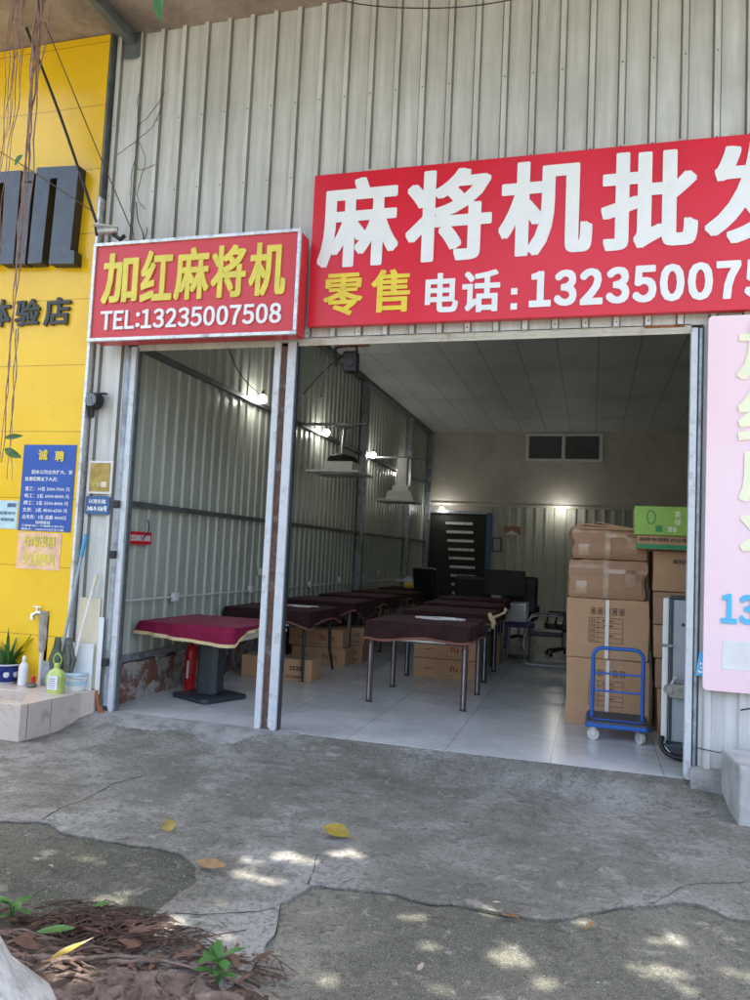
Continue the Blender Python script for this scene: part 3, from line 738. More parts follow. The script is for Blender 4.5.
b = MB(); b.box(-.09, .09, -.09, .09, 2.80, 3.34); b.build('column', 'white', lb2, bevel=.006)
b = MB(); b.box(-.16, .16, -.16, .16, 2.70, 2.80); b.build('collar', 'white', lb2, bevel=.006)
b = MB(); b.prism([(-.27,2.53),(.27,2.53),(.22,2.70),(-.22,2.70)], -.24, .24, 'y'); b.build('housing', 'white', lb2, bevel=.006)
b = MB(); b.box(-.42, .32, -.36, .36, 2.485, 2.528); b.build('panel', 'white', lb2, bevel=.006)
# ------------------------------------------------------------------ tables and cloths
def cloth(name, label, loc, rz, a, b_, z, dropf, mat, trim, seed=0, crown=.008, group=None, fringe=0):
    """square cloth over a table: top, rounded shoulder, hanging skirt with an uneven hem"""
    o = thing(name, label, 'tablecloth', loc, rz, group)
    P = []; n = 22
    base = rrect(-a, a, -b_, b_, .035, 3)
    # resample the outline
    pts = []
    for p, q in zip(base, base[1:]+base[:1]):
        L = math.dist(p, q); k = max(1, int(L/.05))
        for i in range(k): pts.append((p[0]+(q[0]-p[0])*i/k, p[1]+(q[1]-p[1])*i/k))
    m = len(pts); mb = MB(); rings = []
    def N(x, y, s): return noise.noise(Vector((x*s+seed*7.3, y*s, seed*1.7)))
    for sc_, dz in ((0.0, crown), (.35, crown), (.7, crown*.7), (.93, .002), (.985, 0)):
        rings.append([(x*sc_, y*sc_, z+dz+.010*N(x*sc_, y*sc_, 4)*(sc_ < .98)) for x, y in pts])
    rings.append([(x*1.0, y*1.0, z-.012) for x, y in pts])
    hem = []
    for fr in (.25, .5, .75, .94, 1.0):
        r = []
        for x, y in pts:
            d = dropf(x/a, y/b_)*(1+.30*N(x, y, 3.2)); 
            l = math.hypot(x, y); w = .013*fr*(1+1.3*math.sin((x+y*1.3)*26+seed*3+3*N(x,y,3)))+.006*fr
            r.append((x*(1+w/l*1.0)+N(x, y, 9)*.006*fr, y*(1+w/l*1.0)+N(y, x, 9)*.006*fr, z-.012-d*fr))
        rings.append(r)
    vs = [p for r in rings for p in r]
    fs = [(i*m+k, i*m+(k+1) % m, (i+1)*m+(k+1) % m, (i+1)*m+k) for i in range(1, len(rings)-1) for k in range(m)]
    fs.append(tuple(m+k for k in range(m-1, -1, -1)))
    mb.add(vs, fs); mb.build('cloth', mat, o, smooth=True)
    tb = MB(); r1, r2 = rings[-2], rings[-1]; vs = []
    for (x, y, zz), (x2, y2, z2) in zip(r1, r2):
        l = math.hypot(x, y); e = .005/l
        top = min(zz, z2+.022)
        vs += [(x*(1+e), y*(1+e), max(top, z2+.016)), (x2*(1+e), y2*(1+e), z2-.008-fringe), (x2*(1-e), y2*(1-e), z2-.006-fringe)]
    tb.add(vs, [(3*k+j, 3*((k+1) % m)+j, 3*((k+1) % m)+j+1, 3*k+j+1) for k in range(m) for j in range(2)])
    tb.build('trim', trim, o)
    return o
def leg_table(label, loc, rz=0, legm='tableleg', a=.46, group=None, h=.79, curved=False):
    o = thing('game_table', label, 'table', loc, rz, group)
    MB().box(-a-.03, a+.03, -a-.03, a+.03, h-.035, h-.004).build('tabletop', 'woodrim', o, bevel=.008)
    MB().box(-a+.01, a-.01, -a+.01, a-.01, h-.17, h-.036).build('housing', 'charcoal', o, bevel=.01)
    MB().box(-a+.12, a-.2, -a-.012, -a+.008, h-.155, h-.135).build('drawer_rail', 'white', o)
    for sx in (-1, 1):
        for sy in (-1, 1):
            x, y = sx*(a-.01), sy*(a-.01)
            b = MB()
            if curved: b.tube([(x, y, h-.17), (x*1.0, y*1.0, h-.3), (x*1.01, y*1.03, h-.5), (x*1.08, y*1.16, .02)], [.018,.02,.02,.016], 8)
            else: b.tube([(x, y, h-.04), (x, y, .012)], [.032, .030], 12)
            l = b.build('leg', legm, o, smooth=True)
            if not curved:
                MB().tube([(x, y, .012), (x, y, 0)], .033, 12).build('foot', 'black', l)
                MB().box(x-.006, x+.006, y-.0345, y-.0300, .03, h-.2).build('metal_strip', 'steel', l)
    return o
even = lambda d: (lambda u, v: d)
def corner_short(dm, dc):
    return lambda u, v: dm + (dc-dm)*(max(0, min(abs(u), abs(v))-.2)/.8)**1.5
cr = 'tables in the centre row'; lr = 'tables along the side wall'
leg_table('nearest four-legged table in the centre row, with brown lacquered legs', (-1.655,2.06,0), 0, 'tableleg', .49, cr)
cloth('tablecloth', 'dark brown velvet cloth with rust trim on the nearest centre table', (-1.655,2.06,0), 0, .545, .545, .815, even(.15), 'brown', 'trim', 1)
leg_table('second table in the centre row, dark navy legs around stacked cartons', (-1.70,3.90,0), 0, 'navyleg', .49, cr)
cloth('tablecloth', 'dark cloth on the second centre table, with a bright knotted corner', (-1.70,3.90,0), 0, .545, .545, .815, even(.12), 'brown', 'trim', 2)
leg_table('third table in the centre row, mostly hidden by the two before it', (-1.78,5.35,0), 0, 'navyleg', .49, cr)
cloth('tablecloth', 'dark cloth on the third centre table', (-1.78,5.35,0), 0, .545, .545, .825, even(.12), 'brown', 'trim', 3)
leg_table('farthest table of the centre row, before the black armchairs', (-1.85,6.75,0), 0, 'navyleg', .49, cr)
cloth('tablecloth', 'dark cloth on the farthest centre table', (-1.85,6.75,0), 0, .545, .545, .83, even(.11), 'brown', 'trim', 4)
leg_table('first table by the side wall behind the steel post, with curved black legs', (-3.58,2.72,0), 0, 'black', .46, lr, curved=True, h=.78)
cloth('tablecloth', 'dark cloth with a rust trimmed dipping corner just right of the centre post', (-3.58,2.72,0), 0, .54, .54, .80, corner_short(.10, .20), 'brown', 'trim', 5)
leg_table('second table by the side wall, with slim brown legs before cartons', (-3.56,4.35,0), 0, 'tableleg', .46, lr)
cloth('tablecloth', 'dark brown cloth whose hem rises at its corner over a slim leg', (-3.56,4.35,0), 0, .54, .54, .82, corner_short(.22, .08), 'brown', 'trim', 6)
leg_table('third table along the side wall', (-3.54,5.85,0), 0, 'tableleg', .46, lr)
cloth('tablecloth', 'third dark cloth along the side wall with a drooping rust hem', (-3.54,5.85,0), 0, .54, .54, .83, corner_short(.20, .08), 'brown', 'trim', 7)
leg_table('fourth table along the side wall', (-3.50,7.4,0), 0, 'tableleg', .46, lr)
cloth('tablecloth', 'fourth dark cloth along the side wall, nearly black', (-3.50,7.4,0), 0, .54, .54, .83, corner_short(.18, .08), 'brown', 'trim', 8)
leg_table('rearmost side wall table, under a yellow cushion', (-3.46,9.0,0), 0, 'tableleg', .46, lr)
cloth('tablecloth', 'black cloth under the yellow cushion on the rearmost side table', (-3.46,9.0,0), 0, .54, .54, .84, even(.12), 'brown', 'trim', 9)
# pedestal table
pt = thing('pedestal_table', 'square table on a dark octagonal pedestal inside the narrow left doorway', 'table', (-3.60,.97,0))
MB().box(-.50, .50, -.50, .50, .665, .735).build('tabletop', 'woodrim', pt, bevel=.012)
MB().prism([(-.40,.60),(.40,.60),(.47,.664),(-.47,.664)], -.44, .44, 'y').build('underframe', 'ivory', pt, bevel=.006)
b = MB(); b.box(-.2, .2, -.2, .2, .565, .60); b.build('mounting_plate', 'alu', pt)
b = MB(); b.prism([(x*.9, y) for x, y in rrect(-.12, .12, -.12, .12, .045, 1)], .05, .565, 'z'); b.build('pedestal', 'charcoal', pt, bevel=.004)
b = MB(); Xr = Matrix.Rotation(R(-25), 4, 'Z')
b.prism([tuple((Xr @ Vector((x, y, 0)))[:2]) for x, y in rrect(-.27, .27, -.27, .27, .05, 2)], 0, .045, 'z'); b.build('base', 'charcoal', pt, bevel=.012)
cloth('tablecloth', 'maroon velvet cloth with gold fringe on the pedestal table', (-3.60,.97,0), R(-3), .525, .525, .755, (lambda u, v: (.115+.02*u) if v < -.9 else (.035+.10*max(0, -v)**3+.04*max(0, v))), 'maroon', 'gold', 11, crown=.012, fringe=.006)
ex = thing('red_canister', 'slim red extinguisher standing behind the dark pedestal', 'extinguisher', (-3.99,1.27,0))
MB().lathe([(.055,0),(.06,.015),(.06,.40),(.045,.45),(.02,.47)], (0,0,0), 18).build('cylinder', 'fabricred', ex, smooth=True)
MB().lathe([(.018,.47),(.018,.51)], (0,0,0), 10).build('valve', 'black', ex)
MB().box(-.01, .07, -.01, .01, .505, .525).build('handle', 'black', ex)
t = MB(); t.box(-.012, .012, -.0625, -.0605, .12, .3); t.build('label_patch', 'paper', ex)
# cord loop + handset on the nearest table
cb = thing('coiled_cord', 'pale coiled cord and small handset on the nearest brown cloth', 'cord', (-1.55,2.12,.827))
pts = [(-.26,.02,.004),(-.12,.12,.006),(.02,.10,.006),(.12,.02,.005),(.02,-.06,.005),(-.12,-.05,.005),(-.26,.02,.008),(-.10,.04,.012),(.05,.14,.010),(.24,.12,.006),(.26,.03,.005),(.14,-.02,.006)]
def smoothpath(p, k=5):
    out = []; p = [Vector(q) for q in p]
    for i in range(len(p)-1):
        a, b_, c_, d_ = p[max(i-1,0)], p[i], p[i+1], p[min(i+2, len(p)-1)]
        for j in range(k):
            t_ = j/k; t2 = t_*t_; t3 = t2*t_
            out.append(.5*((2*b_)+(-a+c_)*t_+(2*a-5*b_+4*c_-d_)*t2+(-a+3*b_-3*c_+d_)*t3))
    return out+[p[-1]]
MB().tube(smoothpath(pts), .009, 6).build('cord', 'whitetape', cb)
MB().box(.08, .20, -.06, -.01, 0, .028).build('handset', 'white', cb, bevel=.01)
kn = thing('gold_tassel', 'bright gold knotted tassel at the front right corner of the second centre table', 'tassel', (-1.145,3.36,.79))
b = MB(); b.tube([(-.03,0,.05),(.0,-.01,.0),(.03,-.01,-.06),(.02,0,-.13)], [.02,.035,.028,.012], 8); b.tube([(0,0,0),(.08,0,.03),(.15,.01,.07),(.17,.01,.12)], [.02,.014,.012,.02], 7)
b.build('knot', 'gold', kn, jitter=.006)
cb2 = thing('coiled_cord', 'small pale cord lying on the first side table just right of the steel post', 'cord', (-3.40,2.75,.812))
MB().tube(smoothpath([(-.2,.0,.004),(0,.08,.006),(.15,.0,.005),(0,-.06,.006),(-.12,.02,.01),(.22,.1,.006)]), .007, 6).build('cord', 'whitetape', cb2)

# ------------------------------------------------------------------ cartons
def carton(label, x0, x1, y0, y1, z0, z1, rz=0, m='carton', style='plain', group=None, jit=0.0, tape=True):
    cx, cy = (x0+x1)/2, (y0+y1)/2; w, d, h = x1-x0, y1-y0, z1-z0
    o = thing('carton', label, 'carton', (cx, cy, z0), R(rz), group)
    b = MB()
    # a subdivided box so that the sides can bulge and sag a little
    nx, ny, nz = (14, 5, 9) if jit > .03 else (6, 4, 4)
    idx = {}
    def P(i, j, k):
        if (i, j, k) in idx: return idx[(i, j, k)]
        x = -w/2+w*i/nx; y = -d/2+d*j/ny; z = h*k/nz
        q = noise.noise(Vector((x*3+cx*9, z*3+z0*5, y*3)))*jit
        if jit > .03: q += noise.noise(Vector((x*11+cx*9, z*14+z0*5, y*9)))*jit*.45; y -= abs(math.sin(z/h*PI*2+.1))*.022 if j == 0 else 0; x += abs(math.sin(z/h*PI*2+.1))*.012*(1 if i == nx else -1 if i == 0 else 0)
        ex_ = math.sin(PI*k/nz)*math.sin(PI*i/nx)
        if j == 0: y -= ex_*jit*.6 + q*(.4 if 0 < i < nx else 1)
        if i in (0, nx): x += q*1.2
        if k == nz: z -= math.sin(PI*i/nx)*math.sin(PI*j/ny)*jit*.5 - q*.6
        idx[(i, j, k)] = len(b.v); b.v.append((x, y, max(z, 0))); return idx[(i, j, k)]
    for i in range(nx):
        for k in range(nz):
            b.f.append((P(i,0,k),P(i+1,0,k),P(i+1,0,k+1),P(i,0,k+1))); b.f.append((P(i,ny,k),P(i,ny,k+1),P(i+1,ny,k+1),P(i+1,ny,k)))
    for j in range(ny):
        for k in range(nz):
            b.f.append((P(0,j,k),P(0,j,k+1),P(0,j+1,k+1),P(0,j+1,k))); b.f.append((P(nx,j,k),P(nx,j+1,k),P(nx,j+1,k+1),P(nx,j,k+1)))
    for i in range(nx):
        for j in range(ny):
            b.f.append((P(i,j,0),P(i,j+1,0),P(i+1,j+1,0),P(i+1,j,0))); b.f.append((P(i,j,nz),P(i+1,j,nz),P(i+1,j+1,nz),P(i,j+1,nz)))
    b.build('box', m, o, bevel=.006)
    yf = -d/2-.003-jit*.9
    if jit > .03:
        tt = MB()
        def strip(i0, i1, k0, k1):
            o_ = len(tt.v); ni = i1-i0+1
            for k in range(k0, k1+1):
                for i in range(i0, i1+1): q = b.v[idx[(i, 0, k)]]; tt.v.append((q[0], q[1]-.004, q[2]))
            for k in range(k1-k0):
                for i in range(ni-1): tt.f.append((o_+k*ni+i, o_+k*ni+i+1, o_+(k+1)*ni+i+1, o_+(k+1)*ni+i))
        strip(6, 7, 0, nz); strip(0, 6, nz-2, nz-1); strip(7, nx, nz-3, nz-2); strip(1, 3, 1, 4); strip(10, 12, 3, 7)
        tt.build('packing_tape', 'tape', o, smooth=True)
    if tape:
        if style == 'strapped':
            MB().box(-w*.02, w*.02+.004, yf-.002, yf, .005, h-.005).build('strap', 'whitetape', o)
        else:
            MB().box(-.03, .03, -d/2+.01, d/2-.01, h+.0005, h+.002).build('tape', 'tape', o)
    t = MB()
    if style in ('form', 'strapped'):
        zt = h*.80
        for i in range(5): 
            a = -w*.20+i*.063*w/.72
            t.box(a, a+.042, yf-.001, yf, zt-.03, zt-.024); t.box(a, a+.042, yf-.001, yf, zt+.024, zt+.03)
            t.box(a, a+.005, yf-.001, yf, zt-.024, zt+.024); t.box(a+.037, a+.042, yf-.001, yf, zt-.024, zt+.024)
            t.prism([(a+.010, zt-.014), (a+.032, zt-.014), (a+.028, zt+.012), (a+.014, zt+.016)], yf-.001, yf, 'y')
        zz = [h*.68 - .045*i for i in range(6) if h*.68-.045*i > .03]
        for z in zz: t.box(-w*.22, w*.19, yf-.001, yf, z, z+.0035)
        for a in (-w*.22, -w*.11, w*.19): t.box(a, a+.0035, yf-.0015, yf-.001, zz[-1], zz[0])
        for i, z in enumerate(zz[:-1]):
            text(t, ['品名', '规格', '数量', '毛重', '体积', '颜色'][i % 6], -w*.20, -w*.14, z-.034, z-.012, yf-.001, 0, res=1)
            if i in (0, 1, 3): t.box(-w*.06+i*.01, w*.08, yf-.001, yf, z-.028, z-.018)
    if style == 'logo':
        u = MB()
        u.box(w*.08, w*.10, yf-.001, yf, h*.40, h*.66); u.box(w*.10, w*.13, yf-.001, yf, h*.60, h*.66); u.box(w*.125, w*.145, yf-.0012, yf-.0002, h*.45, h*.66)
        u.box(w*.145, w*.175, yf-.001, yf, h*.40, h*.46); u.box(w*.175, w*.195, yf-.0012, yf-.0002, h*.40, h*.62)
        text(u, '雀社', w*.23, w*.36, h*.42, h*.62, yf-.001, .03, res=1); u.box(w*.23, w*.36, yf-.001, yf, h*.33, h*.35)
        u.build('red_print', 'redink', o)
        t.prism([(-w*.36, h*.45), (-w*.20, h*.56), (-w*.18, h*.53), (-w*.30, h*.44)], yf-.001, yf, 'y'); t.box(-w*.05, w*.12, yf-.001, yf, h*.15, h*.175)
    if style == 'side':
        text(t, '雀社', -w*.10, w*.10, h*.55, h*.72, yf-.001, .03, res=1)
        t.box(w*.2, w*.36, yf-.001, yf, h*.50, h*.54); t.box(w*.2, w*.36, yf-.001, yf, h*.64, h*.68); 
        for a in (.2, .25, .30, .345): t.box(w*a, w*(a+.015), yf-.001, yf, h*.54, h*.64)
        text(t, '小心轻放', w*.14, w*.36, h*.14, h*.26, yf-.001, .02, res=1)
    if t.v: t.build('black_print', 'ink', o)
    return o
st = 'cartons stacked against the right side'
carton('large carton at the bottom of the tall stack, behind the blue trolley', -.20, .54, 1.5, 2.1, 0, .615, -1, 'carton', 'strapped', st, .008)
carton('large carton with a printed form, second in the tall stack', -.21, .52, 1.5, 2.1, .62, 1.17, -1, 'carton', 'strapped', st, .010)
c3 = carton('taped and dented carton third in the tall stack', -.19, .49, 1.5, 2.05, 1.175, 1.53, 1, 'carton2', 'plain', st, .036)
c4 = carton('crumpled carton wrapped in shiny tape, fourth in the tall stack', -.18, .485, 1.52, 2.05, 1.54, 1.85, 2, 'carton2', 'plain', st, .045)
fx = thing('flattened_carton', 'flattened cardboard sheet lying on top of the tall stack', 'cardboard', (.13,1.75,1.845))
b = MB(); X = Matrix.Rotation(R(4), 4, 'Y'); b.box(-.22, .28, -.28, .25, .0, .012, X); b.box(-.10, .30, -.25, .25, .02, .03, Matrix.Rotation(R(9), 4, 'Y')); b.build('sheet', 'carton', fx)
b = MB(); b.box(-.24, .26, -.29, .2, -.028, -.004); b.build('folded_flap', 'carton2', fx)
sb = 'cartons stacked behind the folded table'
for i, (z0, z1, x0) in enumerate(((0, .40, .60), (.405, .67, .585), (.675, .97, .56), (.975, 1.27, .555), (1.275, 1.64, .545))):
    carton(['bottom carton behind the folded table', 'low carton second from the floor behind the folded table', 'middle carton behind the folded table', 'carton just above the folded table top', 'upper carton with black print below the green box'][i],
           x0, x0+.62, 1.45, 2.0, z0, z1, 0, 'carton2' if i % 2 else 'carton', 'plain', sb, .012)
ub = MB(); text(ub, '雀社机', .70, .87, 1.53, 1.57, 1.428, .03, res=1); o = ub.build('printed_label', 'ink', None)
o.parent = [q for q in S.objects if q.get('label', '').startswith('upper carton with black')][0]; o.location = (-(.545+.31), -1.725, -1.275)
gb = thing('carton', 'flat brown and green striped carton under the bright green box', 'carton', (.72,1.55,1.65), 0, sb)
MB().box(-.33, .33, -.22, .25, .0, .125).build('box', 'carton', gb, bevel=.004)
MB().box(-.331, .331, -.223, -.221, .004, .045).build('green_stripe', 'dgreen', gb)
t = MB(); text(t, '麻将专用椅 办公家具', -.31, .15, .07, .105, -.224, .03, res=1); t.build('printed_text', 'ink', gb)
gc = thing('carton', 'bright green printed box topmost beside the right doorpost', 'carton', (.71,1.55,1.777), R(-1.5), sb)
MB().box(-.34, .34, -.25, .22, .0, .26).build('box', 'green', gc, bevel=.005)
MB().box(.10, .342, -.253, -.251, .0, .262).build('dark_green_panel', 'dgreen', gc)
t = MB(); t.box(-.16, -.105, -.254, -.2515, .03, .085); t.build('dark_square', 'dgreen', gc)
t = MB(); text(t, '茶', .0, .05, .16, .22, -.255, .02, res=1); text(t, '绿', .0, .05, .09, .15, -.255, .02, res=1); text(t, '礼', .15, .2, .1, .2, -.256, .03, res=1); text(t, '清香', -.06, .02, .03, .08, -.255, .02, res=1); t.build('white_print', 'tcream', gc)
el = MB(); el.tube([(-.20+.035*math.cos(a*PI/8), -.253, .16+.06*math.sin(a*PI/8)) for a in range(17)], .004, 5); el.build('oval_emblem', 'dgreen', gc)
# under-table cartons
ut = 'cartons stored under the tables'
carton('lower long carton with a red logo under the second centre table', -2.10, -1.30, 3.42, 3.85, 0, .235, 0, 'carton', 'logo', ut, .003)
carton('upper long carton with a red logo under the second centre table', -2.10, -1.30, 3.42, 3.85, .24, .47, 0, 'carton', 'logo', ut, .003)
carton('short carton standing on the floor under the first side table, right of the steel post', -3.90, -3.03, 2.30, 2.62, 0, .25, 0, 'carton', 'side', ut, .003)
carton('lower long logo carton by the side wall behind the short one', -3.80, -3.06, 3.62, 4.0, 0, .235, 0, 'carton', 'logo', ut, .003)
carton('upper long logo carton by the side wall behind the short one', -3.85, -3.10, 3.62, 4.0, .24, .47, 0, 'carton', 'logo', ut, .003)
carton('lower carton of the farther pair behind the slim brown table leg', -3.4, -2.97, 4.1, 4.5, 0, .235, 0, 'carton2', 'side', ut, .003)
carton('upper carton of the farther pair behind the slim brown table leg', -3.4, -2.95, 4.1, 4.5, .24, .47, 0, 'carton2', 'side', ut, .003)
carton('upright carton under the third centre table beside the purple stool', -1.55, -1.22, 5.0, 5.4, 0, .43, 0, 'carton2', 'plain', ut, .003)

# ------------------------------------------------------------------ platform trolley
tr = thing('platform_trolley', 'blue four-wheeled platform trolley with a tubular push handle', 'trolley', (.24,1.0,0), R(-1))
b = MB(); b.prism(rrect(-.26, .26, -.13, .40, .03), .115, .150, 'z'); b.build('deck_frame', 'cartblue', tr, bevel=.006)
b = MB(); b.prism(rrect(-.245, .245, -.115, .385, .025), .1502, .163, 'z'); b.build('deck_mat', 'rubber', tr)
b = MB(); b.tube([(-.205,-.02,.15)]+[(-.205,-.02,.70)]+[(-.205+.075-.075*math.cos(a), -.02, .70+.075*math.sin(a)) for a in (R(20),R(45),R(70),R(90))]+[(.205-.075+.075*math.sin(a), -.02, .70+.075*math.cos(a)) for a in (0,R(20),R(45),R(70),R(90))]+[(.205,-.02,.15)], .0165, 12)
hb = b.build('push_handle', 'cartblue', tr, smooth=True)
for z in (.56, .41): MB().tube([(-.2,-.02,z),(.2,-.02,z)], .009, 8).build('cross_bar', 'cartblue', tr)
MB().tube([(-.2,-.05,.172),(.2,-.05,.172)], .007, 6).build('pivot_rod', 'cartblue', tr)
for x in (-.205, .205):
    MB().box(x-.03, x+.03, -.055, .015, .155, .185).build('handle_bracket', 'charcoal', tr, bevel=.004)
for x, y, a in ((-.19,-.06,80), (.19,-.06,35), (-.19,.32,0), (.19,.32,0)):
    w_ = thing('caster', None, None, (x, y, 0), R(a)); w_.parent = tr
    for kk in ('category',):
        if kk in w_: del w_[kk]
    MB().cylx((0,0,.05), .05, .03, 'x', 24).build('wheel', 'wheel', w_)
    f2 = MB(); f2.box(-.024, -.018, -.02, .02, .04, .11); f2.box(.018, .024, -.02, .02, .04, .11); f2.box(-.03, .03, -.03, .03, .108, .115); f2.cylx((0,0,.05), .012, .05, 'x', 8); f2.build('fork', 'alu', w_)

# ------------------------------------------------------------------ folded table standing by the right post
ft = thing('folded_table', 'folded grey table standing on edge with a white rim beside the right doorpost', 'folding table', (.62,.66,0), R(-8))
MB().box(.0, .60, -.05, .05, .12, 1.24).build('panel', 'greypanel', ft, bevel=.01)
MB().box(-.05, -.002, -.08, .06, .12, 1.25).build('rim', 'white', ft, bevel=.012)
MB().box(-.0, .60, -.06, .05, 1.243, 1.27).build('top_edge', 'charcoal', ft, bevel=.006)
MB().box(.008, .028, -.056, -.051, .13, 1.24).build('groove', 'charcoal', ft)
MB().box(-.053, .03, -.086, -.075, .86, .885).build('clip', 'steel', ft, bevel=.004)
MB().box(.09, .14, -.056, -.051, 1.03, 1.055).build('label_plate', 'charcoal', ft)
b = MB(); b.prism(rrect(.0, .40, .47, .58, .03), -.11, -.055, 'y'); b.build('bracket', 'pipe', ft, bevel=.008)
b = MB(); b.tube(smoothpath([(.03,-.1,.58),(.06,-.12,.63),(.12,-.12,.62),(.20,-.12,.58)]), .014, 8); b.build('lever', 'alu', ft, smooth=True)
b = MB(); b.cylx((.0,-.09,.535), .035, .06, 'y', 16); b.build('hinge_disc', 'pipe', ft)
b = MB(); b.prism([(-.03,.12),(.5,.12),(.5,.02),(.06,.02)], -.16, .08, 'y'); b.build('base', 'charcoal', ft, bevel=.012)
b = MB(); b.tube(smoothpath([(-.04,-.09,.16),(-.03,-.14,.08),(.06,-.18,.035),(.35,-.19,.03)]), .02, 8); b.build('foot_bar', 'black', ft, smooth=True)
b = MB(); b.tube([(-.04,-.1,.13),(.04,-.15,.03)], .018, 8); b.build('brace', 'white', ft)

# ------------------------------------------------------------------ seats and desk at the back
def armchair(label, loc, rz, grp='black chairs at the back', w=.56, hgt=1.15):
    o = thing('office_chair', label, 'chair', loc, rz, grp)
    MB().box(-w/2, w/2, -.27, .27, .40, .52).build('seat', 'leather', o, bevel=.04)
    b = MB(); X = Matrix.Translation((0,.26,.52)) @ Matrix.Rotation(R(-9), 4, 'X'); b.box(-w/2, w/2, -.05, .07, -.02, hgt-.52, X); b.build('backrest', 'leather', o, bevel=.05)
    for s in (-1, 1):
        MB().tube([(s*(w/2+.02),.22,.45),(s*(w/2+.03),.2,.66),(s*(w/2+.03),-.18,.67),(s*(w/2+.02),-.22,.44)], .022, 8).build('armrest', 'black', o)
    MB().tube([(0,0,.40),(0,0,.12)], .03, 10).build('gas_column', 'chrome', o)
    for k in range(5):
        a = 2*PI*k/5+.3
        l = MB().tube([(0,0,.12),(.28*math.cos(a),.28*math.sin(a),.07)], [.03,.016], 8).build('base_arm', 'black', o)
        MB().cylx((.28*math.cos(a),.28*math.sin(a),.03), .03, .03, 'x', 12).build('caster_wheel', 'black', l)
    return o
armchair('black armchair with its broad back towards the door, behind the centre tables', (-2.05,8.2,0), R(180), hgt=1.18, w=.66)
armchair('black armchair in front of the slatted rear door', (-2.85,8.6,0), R(150), hgt=1.28)
armchair('black armchair behind the desk screen', (-1.25,8.3,0), R(0), hgt=1.2, w=.6)
armchair('tall black chair turned sideways close to the tall carton stack', (-.40,6.7,0), R(-75), hgt=1.3)
ch = thing('cantilever_chair', 'chair with bent chrome tube arms and black back near the tall carton stack', 'chair', (-.62,5.55,0), R(-88))
MB().box(-.24, .24, -.24, .24, .42, .49).build('seat', 'leather', ch, bevel=.02)
b = MB(); X = Matrix.Translation((0,.25,.52)) @ Matrix.Rotation(R(-12), 4, 'X'); b.box(-.23, .23, -.03, .04, 0, .62, X); b.build('backrest', 'leather', ch, bevel=.03)
for s in (-1, 1):
    MB().tube(smoothpath([(s*.27,.34,.02),(s*.27,-.2,.02),(s*.27,-.27,.06),(s*.27,-.26,.3),(s*.27,-.24,.62),(s*.27,-.16,.70),(s*.27,.0,.72),(s*.27,.24,.72)], 3), .0125, 8).build('tube_arm', 'chrome', ch, smooth=True)
dk = thing('desk', 'small pale topped desk carrying a black screen behind the purple stool', 'desk', (-1.42,7.35,0))
MB().box(-.36, .40, -.3, .3, .74, .77).build('desktop', 'alu', dk, bevel=.004)
for x in (-.33, .37):
    for y in (-.27, .27): MB().box(x-.015, x+.015, y-.015, y+.015, 0, .74).build('leg', 'alu', dk)
MB().box(.05, .36, -.29, -.27, .45, .74).build('modesty_panel', 'paper', dk)
sc_ = thing('flat_screen', 'wide black flat screen seen from behind on the desk', 'screen', (-1.45,7.45,.77))
MB().box(-.34, .36, -.02, .03, .10, .54).build('screen_panel', 'black', sc_, bevel=.01)
MB().box(-.05, .05, .0, .03, .01, .3).build('stand', 'black', sc_); MB().box(-.14, .14, -.08, .1, 0, .012).build('foot', 'black', sc_)
ps = thing('stool', 'low stool with a flat purple cushion beside the third centre table', 'stool', (-1.02,5.75,0))
MB().box(-.19, .22, -.19, .19, .50, .56).build('cushion', 'purple', ps, bevel=.02)
for x in (-.15, .18):
    for y in (-.15, .15): MB().tube([(x,y,.5),(x*1.05,y*1.05,0)], .014 if x < 0 else .028, 8).build('leg', 'chrome', ps)
MB().box(-.16, .19, -.16, .16, .04, .07).build('foot_frame', 'black', ps)
MB().tube([(-.02,-.16,.5),(.12,-.16,.06)], .01, 6).build('brace', 'chrome', ps); MB().tube([(.1,-.16,.5),(.02,-.16,.06)], .01, 6).build('brace', 'chrome', ps)
yc = thing('yellow_cushion', 'yellow cushion on the rearmost side wall table', 'cushion', (-3.28,8.8,.845))
b = MB(); b.box(-.25, .25, -.2, .2, 0, .12); b.build('cushion', 'ty', yc, bevel=.05)
cl = thing('crumpled_cloth', 'crumpled white cloth heap on the yellow cushion', 'cloth', (-3.45,8.8,.965))
bm_ = MB(); n = 10
vs = [(-.28+.5*i/n, -.15+.3*j/n, .0+.10*abs(noise.noise(Vector((i*.6, j*.6, 4))))*2.2*math.sin(PI*i/n)*math.sin(PI*j/n)+.004) for i in range(n+1) for j in range(n+1)]
bm_.add(vs, [(i*(n+1)+j, (i+1)*(n+1)+j, (i+1)*(n+1)+j+1, i*(n+1)+j+1) for i in range(n) for j in range(n)]); bm_.build('folds', 'paper', cl)
pb = thing('brown_envelope', 'brown paper envelope with a white flap pinned on the rear ribbed wall', 'envelope', (-1.98,13.74,2.22))
MB().box(-.22, .22, -.006, .006, -.10, .12).build('paper_body', 'carton2', pb); MB().prism([(-.2,-.10),(.2,-.10),(0,.02)], -.010, -.007, 'y').build('flap', 'paper', pb)
pf = thing('framed_notice', 'small framed notice beside the blue rear door jamb', 'notice', (-2.35,13.74,1.86))
MB().box(-.12, .12, -.01, .01, -.18, .18).build('frame', 'charcoal', pf); MB().box(-.09, .09, -.014, -.011, -.15, .15).build('sheet', 'greypanel', pf)
# ------------------------------------------------------------------ washing trough and what stands on it
sk = thing('wash_trough', 'low beige tiled washing trough on the pavement under the yellow wall', 'trough', (0,0,0))
b = MB()
R_out = [(-6.6,-.86),(-4.29,-.86),(-4.27,-.80),(-4.25,-.35),(-4.24,-.15),(-4.16,-.05),(-4.15,-.02)]
